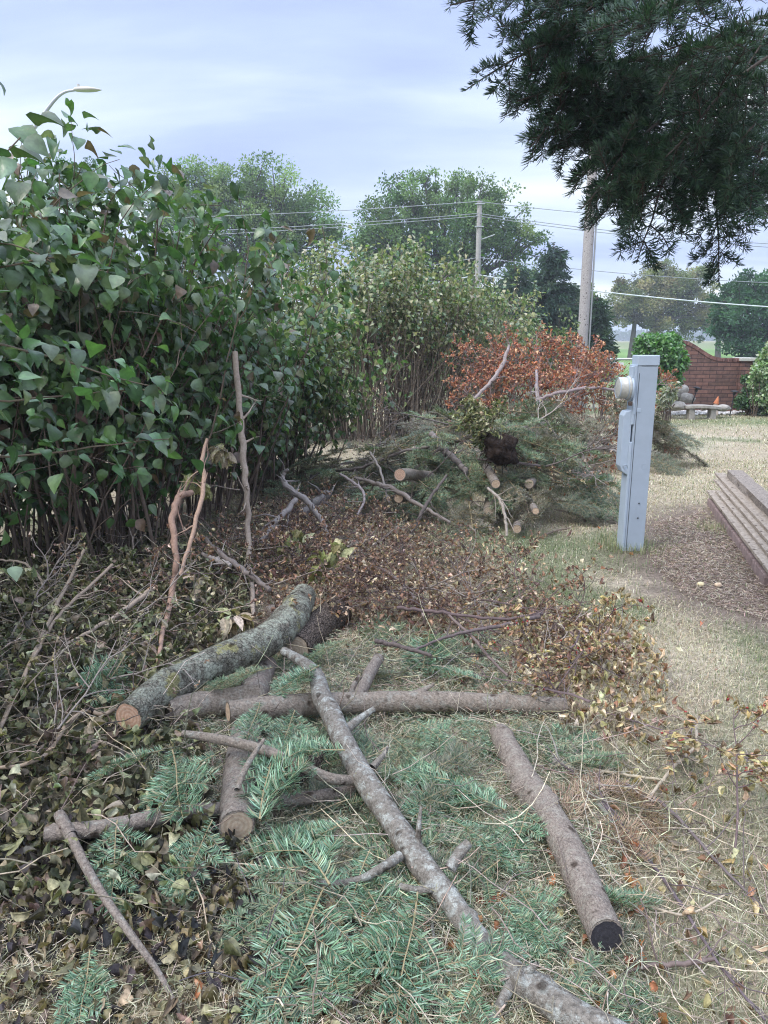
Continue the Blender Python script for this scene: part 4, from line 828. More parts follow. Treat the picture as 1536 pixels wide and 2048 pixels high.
for lb, pts, c in FST: stick('branch', lb, [(a, b, y - (.5 if 5.9 < y < 7.9 and 'lawn' not in lb else 0), w_) for a, b, y, w_ in pts], c, group='bare limbs in the brush piles')
# uprooted boxwood with its root ball
def blob_leaves(mb, cen, rad, n, size, cols, tm, seed, shell=.35, mat=0, up=.5):
    r = np.random.default_rng(seed); d = nrm(r.normal(0, 1, (n, 3))); rr = (1 - shell * r.random(n) ** 1.5); bump_ = .75 + .5 * fbm(d * 2.2 + cen, 3, seed)
    pos = cen + d * (rad * (rr * bump_)[:, None]); tip = nrm(d + r.normal(0, .7, (n, 3))); nor = nrm(d * .6 + r.normal(0, .5, (n, 3)) + np.array([0, 0, up]))
    put_leaves(mb, pos, tip, nor, r.uniform(*size, n), pick(cols, n, .2, r), tm, mat, 1.1, r)
def rock(mb, c, r3, seed, col, n=14, amp=.35, mat=0):
    th = np.linspace(0, np.pi, n); ph = np.arange(n * 2) / (n * 2) * 2 * np.pi; T, Ph = np.meshgrid(th, ph, indexing='ij')
    d = np.stack([np.sin(T) * np.cos(Ph), np.sin(T) * np.sin(Ph), np.cos(T)], -1); k = 1 + amp * (fbm(d * 1.6 + seed, 4, seed) - .5) * 2
    V = (d * k[..., None] * np.array(r3) + np.array(c)).reshape(-1, 3); m = n * 2
    mb.add(V, [(a * m + b, (a + 1) * m + b, (a + 1) * m + (b + 1) % m, a * m + (b + 1) % m) for a in range(n - 1) for b in range(m)], None, col, mat)
bw = leafy_branch('boxwood', 360, .36, [(.17, .175, .075), (.27, .26, .13), (.09, .11, .045), (.36, .34, .2), (.07, .085, .035)], (.018, .034), OVAL + SMALL, 'wilt', 20, 9, spread=(.3, 1.1), flatz=1., twc=(.2, .17, .12), rad=.008, lpt=4, leaf_from=.15, wander=.12)
bw.location = Q(998, 908, 6.35); bw.rotation_euler = (R_(50), 0, R_(60)); bw.scale = (1.5, 1.5, 1.5); tag(bw, 'uprooted boxwood bush lying on the pile with its black root ball', 'bush')
def child_build(mb, name, mat, root, **kw):
    return mb.build(name, mat, root, loc=tuple(root.location), **kw)
mb = MB(); rock(mb, Q(1003, 900, 6.3), (.14, .13, .13), 4, (.036, .026, .022), 36, .65)
r_ = np.random.default_rng(3); S = Q(1000, 905, 6.35) + nrm(r_.normal(0, 1, (90, 3))) * .12; tubes(mb, grow(S, S - Q(1000, 905, 6.35), r_.uniform(.05, .12, 90), 6, .4, -.1, r_), np.full((90, 6), .0025), 4, (.05, .035, .03))
rb = mb.build('root_ball', m_tint('root_soil', 1, .05, 40, .5, 1.4, 1, .02)); bpy.context.view_layer.update(); rb.parent = bw; rb.matrix_parent_inverse = bw.matrix_world.inverted()
# ================================================================== LILAC HEDGE
def lilac(label, base, top, width, depth, nstem, nleaf, cols, size, seed, low=.9, group='lilac bushes of the hedge', shoots=8, tm=FRESH, leafr=(0.25, 1), skirt=.0, stemc=(.14, .105, .085), lean=(0, 0), dens_top=.5, matk='leaf', nm='lilac_bush', bare=0, axis=0.):
    """axis: direction (yaw) of the long side of the shrub"""
    r = np.random.default_rng(seed); bx, by = base; root = empty(nm, (bx, by, 0)); tag(root, label, 'bush', group)
    ca, sa = math.cos(axis), math.sin(axis)
    def rot(x, y): return x * ca - y * sa, x * sa + y * ca
    # stems fan out of the ground
    a = r.uniform(-1, 1, nstem); b_ = r.normal(0, .35, nstem); x0, y0 = rot(a * width * .5, b_ * depth * .4)
    S = np.c_[bx + x0, by + y0, np.full(nstem, -.02)]
    dx, dy = rot(a * .22 + r.normal(0, .12, nstem), b_ * .35 + r.normal(0, .12, nstem))
    L = top * r.uniform(.72, 1.0, nstem); st = grow(S, np.c_[dx + lean[0], dy + lean[1], np.ones(nstem)], L, 10, .085, .0, r)
    mb = MB(); tubes(mb, st, np.linspace(1, .28, 10)[None] * r.uniform(.006, .016, (nstem, 1)), 5, np.array(stemc)[None] * r.uniform(.6, 1.5, (nstem, 1)))
    # side twigs
    nt2 = nstem * 7; i = r.integers(0, nstem, nt2); j = r.integers(2, 10, nt2); d = nrm(np.c_[r.normal(0, 1, (nt2, 2)), r.uniform(.3, 1.3, nt2)])
    tw = grow(st[i, j], d, r.uniform(.2, .55, nt2), 7, .12, 0, r); tubes(mb, tw, np.linspace(1, .4, 7)[None] * np.full((nt2, 1), .0035), 4, np.array(stemc)[None] * r.uniform(.7, 1.6, (nt2, 1)))
    # shoots above the crown, with leaf pairs
    m2 = MB()
    if shoots:
        k = r.integers(0, nstem, shoots); top_p = st[k, -1] + np.c_[r.normal(0, .1, (shoots, 2)), np.zeros(shoots) - .1]
        sh = grow(top_p, np.c_[r.normal(0, .15, (shoots, 2)), np.ones(shoots)], r.uniform(.25, .6, shoots), 8, .06, 0, r); tubes(mb, sh, np.full((shoots, 8), .004), 4, (.16, .14, .1))
        for q in range(2, 8):
            for sg in (0, np.pi):
                az = r.random(shoots) * .8 + q * 1.57 + sg; out = np.c_[np.cos(az), np.sin(az), r.normal(.3, .25, shoots)]
                put_leaves(m2, sh[:, q], out, np.c_[out[:, :2] * -.4, np.ones(shoots)], r.uniform(size[0], size[1], shoots) * (1.05 - .05 * q), pick(cols, shoots, .15, r), tm, 0, 1.25, r)
    # leaf mass: along twigs and stems, weighted to the outside
    fz = np.concatenate([st[:, 3:].reshape(-1, 3), tw[:, 1:].reshape(-1, 3)]); wz = sst(low * .55, low * 1.25, fz[:, 2] + .25 * (fbm(fz * 1.5, 3, seed) - .5) * 2) + skirt * .25
    clump = sst(.36, .6, fbm(fz * 3.1, 3, seed + 9)) + .12; wz = wz * clump; wz = wz / wz.sum()
    c = fz[r.choice(len(fz), nleaf, p=wz)]; pos = c + r.normal(0, .07, (nleaf, 3))
    if bare < 1:
        outd = pos - np.array([bx, by, top * .45]); outd[:, 2] *= .6; outd = nrm(outd)
        tip = nrm(outd * .7 + r.normal(0, .5, (nleaf, 3)) + np.array([0, 0, -.55])); nor = nrm(outd * .5 + r.normal(0, .35, (nleaf, 3)) + np.array([0, 0, .8]))
        put_leaves(m2, pos, tip, nor, r.uniform(size[0], size[1], nleaf), pick(cols, nleaf, .18, r), tm, 0, 1.25, r)
    child_build(mb, 'stems', M['stem'], root); child_build(m2, 'foliage', M[matk], root)
    return root
LG = [(.048, .10, .036), (.066, .13, .044), (.036, .076, .03), (.06, .105, .05), (.085, .155, .05), (.11, .145, .085)]
LGm = LG * 2 + [(.11, .13, .08), (.12, .085, .06), (.08, .14, .07)]
LY = [(.16, .21, .08), (.21, .25, .12), (.26, .26, .15), (.11, .17, .06), (.33, .30, .20), (.08, .13, .045)]
LW = [(.21, .23, .12), (.30, .29, .18), (.38, .35, .24), (.13, .16, .08), (.24, .20, .14)]
mixtm = FRESH + WILT[:2]
lilac('tallest lilac bush at the left with a shoot rising to the street lamp', (-2.5, 4.85), 2.64, 1.9, 1.3, 120, 10500, LGm, (.07, .108), 1, 1.35, shoots=16, tm=mixtm, skirt=1.3, axis=.35)
lilac('dark green lilac bush in the middle of the near hedge, behind the tan canes', (-2.05, 6.35), 2.46, 1.8, 1.5, 130, 11000, LGm, (.065, .098), 2, 1.25, shoots=12, tm=mixtm, skirt=1.0, axis=.9)
lilac('lilac bush at the end of the near hedge with foliage hanging to the ground', (-1.3, 8.0), 2.05, 1.3, 1.3, 100, 11000, LG + LY[:3], (.055, .085), 3, .9, shoots=10, tm=mixtm, skirt=1.2, axis=.9)
lilac('paler yellow green lilac bush behind the end of the near hedge', (-1.6, 11.6), 2.3, 1.0, .9, 60, 3600, LY + LG[:2], (.055, .085), 4, 1.5, shoots=10, tm=mixtm, axis=.6)
lilac('half wilted lilac bush with bare brown stems, left of the far pair', (-.22, 12.4), 2.95, 1.9, 1.5, 230, 8500, LW[:4] + LY[:4] + LG[:2], (.055, .085), 5, 2.0, shoots=16, tm=mixtm, axis=.3, stemc=(.22, .175, .14))
lilac('half wilted lilac bush with bare brown stems, right of the far pair', (.85, 13.2), 2.6, 1.5, 1.5, 200, 7000, LW[:4] + LY[:4] + LG[:2], (.055, .085), 6, 1.8, shoots=14, tm=mixtm, axis=.3, stemc=(.21, .17, .135))
lilac('small green lilac bush at the far end behind the rust leaved pile', (2.7, 16.5), 1.95, 2.4, 1.6, 90, 6500, LG + LY[:3], (.06, .09), 8, .9, shoots=8, tm=mixtm, axis=.3)
lilac('rearmost lilac bush half hidden behind the bare stemmed ones', (2.0, 18.0), 1.95, 2.2, 1.6, 80, 5500, LG + LY[:4], (.06, .09), 9, 1.1, shoots=8, tm=mixtm, axis=.3)
# the nearest bush, whose branches reach into the left edge of the picture
lilac('nearest lilac bush reaching in from the left edge with big shiny leaves', (-2.75, 2.5), 1.7, 1.2, 1.0, 50, 1600, LG, (.07, .10), 12, 1.2, shoots=0, skirt=.1, lean=(.06, -.02), axis=1.1)
nb = [o for o in bpy.data.objects if o.name.startswith('lilac_bush')][-1]
r_ = np.random.default_rng(77); S = np.array([Q(-260, y, 2.5) for y in (520, 600, 680, 740, 860, 930, 1010, 560, 800, 960)]); E = np.array([Q(x, y, Y) for x, y, Y in ((90, 560, 2.3), (150, 640, 2.2), (300, 700, 2.4), (170, 720, 2.0), (160, 900, 1.9), (320, 880, 2.5), (60, 1010, 1.8), (40, 520, 2.1), (330, 830, 2.6), (40, 900, 1.7))])
br = grow(S, E - S + np.array([0, 0, .15]), np.linalg.norm(E - S, axis=1), 12, .11, -.02, r_); mb = MB(); tubes(mb, br, np.linspace(.006, .002, 12)[None] * np.ones((10, 1)), 6, (.15, .12, .09)); child_build(mb, 'side_branches', M['stem'], nb)
mb = MB()
k = np.repeat(np.arange(10), 60); j = r_.integers(3, 12, len(k)); pos = br[k, j] + r_.normal(0, .055, (len(k), 3)); T = nrm((E - S)[k]); n_ = len(k)
put_leaves(mb, pos, T * .8 + r_.normal(0, .5, (n_, 3)) + np.array([0, 0, -.25]), r_.normal(0, .35, (n_, 3)) + np.array([0, 0, 1.]), r_.uniform(.038, .088, n_), pick(LG + [(.07, .15, .05)], n_, .2, r_), FRESH + WILT[:1], 0, 1.3, r_)
child_build(mb, 'branch_leaves', M['leaf'], nb)
# ================================================================== OVERHANGING FIR
ft = empty('fir_tree', (4.4, 4.6, 0)); tag(ft, 'dark fir tree overhanging the upper right corner, trunk out of view', 'tree')
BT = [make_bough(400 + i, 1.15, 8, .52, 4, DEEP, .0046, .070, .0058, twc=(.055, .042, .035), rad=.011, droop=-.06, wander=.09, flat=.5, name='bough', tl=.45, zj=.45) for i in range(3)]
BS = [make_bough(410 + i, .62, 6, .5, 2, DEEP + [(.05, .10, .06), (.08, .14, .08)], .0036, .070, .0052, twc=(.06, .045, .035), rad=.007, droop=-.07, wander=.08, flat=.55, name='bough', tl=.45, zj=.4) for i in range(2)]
OV = []  # (root px,py,depth) -> (tip px,py,depth)
for a, b in [((1200, -60, 3.6), (905, 5, 3.3)), ((1230, 40, 3.7), (940, 85, 3.4)), ((1260, 60, 3.9), (975, 145, 3.5)), ((1300, 120, 3.8), (1035, 205, 3.5)), ((1330, 170, 3.9), (1040, 235, 3.8)),
             ((1340, 230, 3.7), (1085, 325, 3.5)), ((1350, 250, 4.0), (1095, 300, 3.9)), ((1330, 280, 3.8), (1140, 390, 3.6)), ((1370, 260, 3.6), (1200, 420, 3.5)), ((1360, 240, 3.9), (1265, 515, 3.6)),
             ((1400, 270, 3.8), (1330, 440, 3.7)), ((1440, 280, 3.9), (1405, 515, 3.6)), ((1500, 290, 3.8), (1440, 420, 3.6)), ((1560, 290, 3.7), (1500, 450, 3.5)), ((1600, 300, 3.7), (1540, 455, 3.5)),
             ((1500, -40, 3.3), (1180, 60, 3.1)), ((1560, 30, 3.4), (1260, 110, 3.1)), ((1560, 100, 3.6), (1250, 190, 3.4)), ((1600, 160, 3.9), (1330, 230, 3.7)), ((1600, 210, 4.3), (1330, 300, 4.2)),
             ((1560, 60, 4.4), (1300, 10, 4.2)), ((1480, -80, 4.0), (1150, -30, 3.8)), ((1420, 0, 4.3), (1100, 80, 4.0)), ((1420, 80, 4.2), (1120, 160, 4.1)), ((1450, 150, 4.1), (1180, 260, 4.0)), ((1500, 200, 4.0), (1230, 330, 3.8)),
             ((1650, 230, 3.9), (1480, 330, 3.7)), ((1650, 60, 4.2), (1420, 130, 4.0)), ((1350, -60, 3.9), (1020, 20, 3.6)), ((1380, 100, 4.0), (1080, 150, 3.8)), ((1250, 20, 4.2), (1000, 60, 4.0)), ((1300, 200, 4.0), (1130, 260, 3.9)),
             ((1400, 220, 4.1), (1160, 330, 3.8)), ((1480, 0, 3.9), (1280, -20, 3.7)), ((1250, -20, 3.9), (1000, 110, 3.7)), ((1200, 20, 3.7), (950, 95, 3.5)), ((1230, 140, 3.8), (1035, 220, 3.7)), ((1200, 60, 4.0), (1040, 170, 3.9)), ((1530, 310, 4.0), (1370, 380, 3.8))]: OV.append((a, b))
def aim(o, A, B, L0, roll, sc_=None):
    d = Vector(B - A); L = d.length; q = d.to_track_quat('Y', 'Z'); o.rotation_mode = 'QUATERNION'
    from mathutils import Quaternion
    o.rotation_quaternion = q @ Quaternion((0, 1, 0), roll); s = (L / L0) if sc_ is None else sc_; o.scale = (s, s, s)
used = set()
def inst(src):
    if src.name in used: return copy_tree(src)
    used.add(src.name); return src
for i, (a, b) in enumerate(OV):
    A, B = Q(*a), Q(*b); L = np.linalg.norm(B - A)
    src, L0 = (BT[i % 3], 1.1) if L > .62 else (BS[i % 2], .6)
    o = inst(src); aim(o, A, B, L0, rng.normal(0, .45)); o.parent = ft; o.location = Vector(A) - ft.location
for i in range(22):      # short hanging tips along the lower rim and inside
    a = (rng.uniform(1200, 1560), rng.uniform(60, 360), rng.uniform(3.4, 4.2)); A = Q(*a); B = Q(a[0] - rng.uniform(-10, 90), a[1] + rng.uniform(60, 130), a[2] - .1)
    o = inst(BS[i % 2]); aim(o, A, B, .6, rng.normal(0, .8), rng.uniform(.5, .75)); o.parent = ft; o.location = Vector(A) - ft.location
mb = MB(); trk = np.array([4.4, 4.6, 0.])
tubes(mb, cat([[4.4, 4.6, -.1], [4.42, 4.62, 2], [4.4, 4.6, 5], [4.4, 4.6, 9]], 30), np.linspace(.2, .08, 30), 20, (.07, .055, .045), knob=bark_knob(.1, 5)); child_build(mb, 'trunk', M['b_dark'], ft)
for k, (a, m_, b, wd) in enumerate([((1340, 300, 4.0), (1540, 300, 4.1), 1.9, .016), ((1260, 60, 3.8), (1500, -20, 4.0), 3.0, .016), ((1300, 190, 3.8), (1520, 120, 4.0), 2.6, .014), ((1450, 280, 3.9), (1560, 205, 4.0), 2.3, .009), ((1230, 20, 3.6), (1440, -80, 4.0), 3.3, .014), ((1480, 330, 3.8), (1600, 320, 4.0), 1.8, .012)]):
    mb = MB(); C = cat([Q(*a), Q(*m_), [4.38, 4.6, b + .3]], 24); tubes(mb, C, np.linspace(wd * .5, wd * 2.2, 24), 10, (.07, .055, .045), knob=bark_knob(.12, 9 + k))
    for q in range(8):
        i = rng.integers(1, 16); tubes(mb, grow(C[i][None], np.array([[rng.normal(-.3, .4), rng.normal(-.2, .4), rng.normal(-.4, .4)]]), np.array([.4]), 8, .1, -.02)[0], np.linspace(.004, .0015, 8), 5, (.06, .048, .04))
    child_build(mb, 'limb', M['twig'], ft)
# ================================================================== BACKGROUND TREES
def broad_tree(label, Y, blobs, trunk, cols, seed, nl=26000, ls=.2, sub=26, name='broadleaf_tree', tw=.35, group='trees beyond the fence', vis=1.0, sig=.085, trc=(.10, .09, .08)):
    r = np.random.default_rng(seed); m_ = mpp(Y); B = Q(trunk[0], trunk[1], Y); gz0 = float(gz(B[:2])[0]); B[2] = gz0
    root = empty(name, tuple(B)); tag(root, label, 'tree', group)
    blobs = [(b[0], b[1] + 4, b[2] * 1.2) for b in blobs]; tot = sum(b[2] ** 2 for b in blobs); mb = MB(); m2 = MB(); tt = []
    T = Q(trunk[2], trunk[3], Y); tr = cat([B, B * .5 + T * .5, T], 12); tubes(mb, tr, np.linspace(tw, tw * .55, 12), 10, trc)
    for (bx, by, br) in blobs:
        c = Q(bx, by, Y + r.uniform(-1, 1) * br * m_ * .6); R0 = br * m_; ns = max(5, int(sub * br / 60)); d = nrm(r.normal(0, 1, (ns, 3))); q = r.random(ns) ** .45 * r.uniform(.8, 1.18, ns)
        sc3 = np.array([1, 1, .92]); subc = c + d * (q * R0)[:, None] * sc3
        e = T; lim = cat([T, T * .5 + c * .5 + r.normal(0, R0 * .1, 3) + np.array([0, 0, -R0 * .15]), c], 8); tubes(mb, lim, np.linspace(tw * .45, tw * .12, 8), 6, trc)
        s0 = lim[r.integers(3, 8, ns)]; t_ = np.linspace(0, 1, 6)[None, :, None]; tw_ = s0[:, None] * (1 - t_) + subc[:, None] * t_ + r.normal(0, R0 * .03, (ns, 6, 3)) * np.sin(t_ * np.pi); tubes(mb, tw_, np.linspace(tw * .16, tw * .05, 6)[None] * np.ones((ns, 1)), 4, trc)
        n = int(nl * br ** 2 / tot); k = r.integers(0, ns, n); sg = R0 * sig * 2.4 * r.uniform(.6, 1.35, ns)
        g = r.normal(0, 1, (n, 3)); g = g / (1 + .25 * np.linalg.norm(g, axis=1, keepdims=True))
        pos = subc[k] + g * sg[k][:, None] * np.array([1, 1, .75]); col = pick(cols, ns, .16, r)[k] * (1 + r.normal(0, .14, (n, 1)))
        tip = nrm(g + r.normal(0, .8, (n, 3))); nor = nrm(g * .4 + r.normal(0, .5, (n, 3)) + np.array([0, 0, .7]))
        V0 = pos; D = nrm(tip); Sx = nrm(np.cross(D, nor)); l = ls * r.uniform(.6, 1.2, n)[:, None]
        Vq = np.stack([V0, V0 + D * l * .5 + Sx * l * .3, V0 + D * l, V0 + D * l * .5 - Sx * l * .3], 1); m2.add(Vq, np.arange(n)[:, None] * 4 + np.array([[0, 1, 2, 3]]), None, np.repeat(col, 4, 0))
    child_build(mb, 'trunk', M['stem'], root); child_build(m2, 'crown', M['far'], root); return root
TG = [(.13, .20, .085), (.17, .25, .10), (.10, .16, .075), (.21, .28, .13)]
broad_tree('wide spreading green tree behind the near hedge, left of the poles', 50, [(320, 400, 45), (370, 385, 52), (430, 385, 60), (500, 390, 60), (560, 400, 58), (610, 430, 55), (640, 470, 50), (560, 470, 60), (480, 470, 60), (400, 470, 60), (330, 460, 45), (650, 530, 40), (580, 540, 50), (450, 360, 30), (520, 375, 30)], (520, 640, 515, 540), TG, 21, 50000, .19)
broad_tree('large rounded green tree behind the thin utility pole', 46, [(760, 440, 50), (820, 400, 50), (890, 395, 50), (950, 410, 50), (1000, 440, 48), (730, 490, 40), (800, 480, 60), (880, 480, 62), (960, 490, 60), (1030, 500, 45), (1050, 560, 50), (840, 550, 60), (930, 570, 60), (1000, 590, 55), (760, 540, 42), (850, 365, 24), (930, 365, 24), (985, 400, 26)], (880, 700, 885, 600), [(.11, .18, .08), (.15, .23, .09), (.085, .14, .07), (.19, .26, .12)], 22, 60000, .18)
broad_tree('small green treetop showing just above the tallest lilac bush', 60, [(150, 345, 26), (185, 355, 28), (120, 380, 30), (165, 390, 32)], (160, 600, 160, 430), [(.06, .13, .07), (.08, .16, .09)], 23, 5000, .24)
broad_tree('rounded golden green tree on the golf course with one visible trunk', 75, [(1250, 600, 36), (1290, 565, 38), (1340, 560, 40), (1385, 575, 38), (1410, 610, 34), (1300, 610, 42), (1350, 615, 42), (1240, 635, 26), (1390, 640, 30), (1310, 645, 26), (1330, 545, 22)], (1262, 700, 1270, 640), [(.19, .20, .10), (.27, .27, .14), (.14, .17, .08), (.26, .23, .13)], 24, 40000, .24)
broad_tree('feathery blue green tree at the right edge beyond the brick wall', 42, [(1480, 600, 44), (1530, 580, 48), (1580, 590, 60), (1470, 650, 42), (1520, 660, 50), (1580, 670, 60), (1440, 640, 26), (1540, 705, 40), (1480, 695, 34)], (1530, 740, 1530, 680), [(.055, .13, .07), (.08, .17, .09), (.045, .10, .055)], 25, 26000, .2)
broad_tree('small pale green tree between the thick pole and the big tree', 55, [(1150, 600, 22), (1170, 590, 20), (1185, 615, 20), (1150, 640, 24), (1180, 650, 22)], (1165, 700, 1165, 650), [(.13, .19, .08), (.17, .22, .10)], 26, 5000, .24)
broad_tree('distant slim trunked tree right of the golden green tree', 85, [(1370, 640, 20), (1400, 650, 20), (1430, 640, 22), (1440, 610, 24)], (1437, 700, 1437, 655), [(.08, .15, .07), (.10, .16, .06)], 27, 5000, .3)
def spruce(label, Y, px, top, bot, half, seed, cols, n=22000, group='trees beyond the fence', bare=.1):
    r = np.random.default_rng(seed); m_ = mpp(Y); B = Q(px, bot, Y); T = Q(px, top, Y); B[2] = float(gz(B[:2])[0]); H = T[2] - B[2]; root = empty('spruce_tree', tuple(B)); tag(root, label, 'tree', group)
    mb = MB(); tubes(mb, cat([B, (B + T) / 2, T], 10), np.linspace(.18, .02, 10), 8, (.09, .07, .06))
    nb_ = 230; h = bare + (1 - bare) * (1 - r.random(nb_) ** .75 * .99); R0 = half * m_ * (1 - h) ** .8 * r.uniform(.7, 1.12, nb_) + .1; az = r.random(nb_) * 6.283
    S = B + np.c_[np.zeros((nb_, 2)), h * H]; br = grow(S, np.c_[np.cos(az), np.sin(az), np.full(nb_, .15)], R0, 8, .06, -.07, r); tubes(mb, br, np.linspace(.03, .008, 8)[None] * np.ones((nb_, 1)), 4, (.09, .07, .06))
    k = r.choice(nb_, n, p=R0 / R0.sum()); j = np.minimum((r.random(n) ** .6 * 8).astype(int), 7); pos = br[k, j] + r.normal(0, .13, (n, 3)) * np.array([1, 1, .5]); pos[:, 2] -= r.random(n) * .18
    D = nrm(np.c_[np.cos(az[k]), np.sin(az[k]), np.full(n, -.5)] + r.normal(0, .5, (n, 3))); Sx = nrm(np.cross(D, r.normal(0, 1, (n, 3)))); l = .26 * r.uniform(.6, 1.2, n)[:, None]
    m2 = MB(); Vq = np.stack([pos, pos + D * l * .4 + Sx * l * .14, pos + D * l, pos + D * l * .4 - Sx * l * .14], 1); m2.add(Vq, np.arange(n)[:, None] * 4 + np.array([[0, 1, 2, 3]]), None, np.repeat(pick(cols, nb_, .15, r)[k] * (1 + r.normal(0, .15, (n, 1))), 4, 0))
    child_build(mb, 'trunk', M['stem'], root); child_build(m2, 'crown', M['far'], root)
SP = [(.04, .075, .055), (.055, .095, .07), (.03, .06, .045), (.075, .10, .075)]
spruce('dark blue green spruce just left of the thick pole', 32, 1098, 485, 715, 85, 31, SP, 36000)
spruce('dark spruce merging with the foot of the big tree', 33, 1030, 530, 720, 85, 32, SP, 30000)
spruce('low dark spruce just right of the thick pole', 30, 1188, 590, 715, 34, 33, [(.03, .06, .035), (.045, .08, .045)], 12000)
# far treeline on the horizon
mb = MB(); r_ = np.random.default_rng(5)
n = 26000; X = r_.uniform(-420, 520, n); hh = 4 + 5 * fbm(np.c_[X * .03, X * 0], 4, 3); Z = r_.random(n) * hh; Yv = 520 + r_.normal(0, 8, n); g0 = gz(np.c_[X, Yv])
pos = np.c_[X, Yv, g0 + Z]; D = nrm(r_.normal(0, 1, (n, 3))); Sx = nrm(np.cross(D, r_.normal(0, 1, (n, 3)))); l = r_.uniform(1.5, 3, n)[:, None]
mb.add(np.stack([pos, pos + D * l * .5 + Sx * l * .4, pos + D * l, pos + D * l * .5 - Sx * l * .4], 1), np.arange(n)[:, None] * 4 + np.array([[0, 1, 2, 3]]), None, np.repeat(pick([(.06, .11, .05), (.08, .12, .06)], n, .2, r_), 4, 0))
tag(mb.build('treeline', M['far']), 'distant bluish woodland along the horizon', 'woods', kind='stuff')
# ================================================================== POLES, WIRES, LAMP
M['polew'] = m_bark('weathered_pole_wood', (.42, .39, .38), (.28, .25, .245), None, 0, 0, .8, .15)
def pole(label, px, pyb, Y, top, r0, r1, extra=None):
    B = Q(px, pyb, Y); B[2] = float(gz(B[:2])[0]) - .2; root = empty('utility_pole', tuple(B)); tag(root, label, 'utility pole', 'wooden utility poles')
    mb = MB(); n = 40; C = np.c_[np.full(n, B[0]), np.full(n, B[1]), np.linspace(B[2], top, n)]
    V = tubes(mb, C, np.linspace(r0, r1, n), 20, (.3, .26, .24), knob=bark_knob(.02, 3))[0]; k = 20; mb.add(np.concatenate([V[-1], C[-1:]]), None, [(j, (j + 1) % k, k) for j in range(k)], (.3, .26, .24)); child_build(mb, 'shaft', M['polew'], root)
    if extra:
        for fn_, nm_ in extra(B): mb = MB(); fn_(mb); child_build(mb, nm_, m_plain('galvanised', (.35, .36, .37), .5, .6), root)
    return root, B
Y1 = 37; t1 = Q(957, 402, Y1)[2]
def hw1(B):
    out = [(lambda mb, dz=dz: tubes(mb, cat([[B[0] - .22, B[1] - .12, t1 + dz], [B[0] + .22, B[1] - .12, t1 + dz]], 6), np.full(6, .035), 8, (.4, .4, .4)), 'bracket') for dz in (-.15, -1.15, -3.9, -5.0)]
    return out + [(lambda mb: tubes(mb, cat([[B[0], B[1], t1 - 1.75], [B[0] + .75, B[1] - .1, t1 - 1.5]], 6), np.full(6, .03), 6, (.4, .4, .4)), 'arm')]
pole('thin grey utility pole in front of the large rounded tree', 953, 640, Y1, t1, .15, .115, hw1)
pole('thick grey utility pole whose top is hidden by the overhanging fir', 1163, 715, 17.6, 7.6, .125, .105, lambda B: [(lambda mb: tubes(mb, cat([[B[0] + .15, B[1] - .06, B[2]], [B[0] + .13, B[1] - .06, 6]], 8), np.full(8, .02), 6, (.5, .5, .52)), 'conduit')])
M['wire'] = m_plain('wire', (.30, .31, .34), .5, .3); M['cable'] = m_plain('cable', (.62, .64, .67), .5)
for lb, L_, C_, R__, rr, mk_ in [('topmost power line over the thin pole', (300, 422), (957, 403), (1536, 432), .016, 'wire'), ('upper power line of the close pair on the thin pole', (300, 452), (957, 427), (1560, 474), .016, 'wire'), ('lower power line of the close pair on the thin pole', (300, 460), (957, 432), (1560, 481), .016, 'wire'),
                              ('thin power line at half height of the thin pole', (600, 548), (957, 515), (1560, 552), .015, 'wire'), ('bright thick cable lowest on the thin pole', (600, 590), (957, 550), (1560, 601), .030, 'cable')]:
    for tg_, A_, B_ in (('left', L_, C_), ('right', C_, R__)):
        a, b = Q(*A_, 40 if tg_ == 'left' else Y1 - .1), Q(*B_, Y1 - .1 if tg_ == 'left' else 35); ext = a + (a - b) * .9 if tg_ == 'left' else b + (b - a) * .5
        pts = [ext, b] if tg_ == 'left' else [a, ext]; t_ = np.linspace(0, 1, 40)[:, None]; C = np.array(pts[0]) * (1 - t_) + np.array(pts[1]) * t_; C[:, 2] -= (4 * t_ * (1 - t_) * .35)[:, 0]
        mb = MB(); tubes(mb, C, np.full(40, rr), 5, (.4, .4, .42)); tag(mb.build('power_line', M[mk_], loc=tuple(C[0])), lb + (', span to the left' if tg_ == 'left' else ', span to the right'), 'power line', 'overhead lines')
YL = 26; lampB = Q(62, 300, YL); root = empty('street_lamp', (lampB[0], lampB[1], 0)); tag(root, 'curved arm grey street lamp rising behind the tallest lilac bush', 'street lamp')
M['lampm'] = m_plain('lamp_metal', (.42, .44, .47), .45, .4); M['lamph'] = m_plain('lamp_head', (.5, .48, .44), .5)
mb = MB(); C = cat([[lampB[0], YL, 0], [lampB[0], YL, 4], Q(66, 290, YL), Q(72, 250, YL), Q(92, 222, YL), Q(112, 197, YL), Q(130, 184, YL), Q(152, 180, YL)], 80); tubes(mb, C, np.linspace(.09, .035, 80), 12, (.4, .42, .45)); child_build(mb, 'pole', M['lampm'], root)
mb = MB(); c = Q(175, 180, YL); Ln = .44; prof = [(-Ln, .04, .04), (-Ln * .8, .11, .08), (-.1, .15, .10), (.2, .14, .07), (Ln, .03, .015)]
V = []; 
for x, hy, hz in cat(prof, 14): V += [[c[0] + x, c[1] + hy * math.cos(t), c[2] + hz * max(math.sin(t), -.35)] for t in np.arange(12) / 12 * 2 * np.pi]
mb.add(V, [(a * 12 + b, a * 12 + (b + 1) % 12, (a + 1) * 12 + (b + 1) % 12, (a + 1) * 12 + b) for a in range(13) for b in range(12)] , None, (.5, .5, .5)); tubes(mb, cat([[c[0] - .28, c[1], c[2] + .06], [c[0] - .28, c[1], c[2] + .17]], 4), np.full(4, .045), 10)
child_build(mb, 'lamp_head', M['lamph'], root)
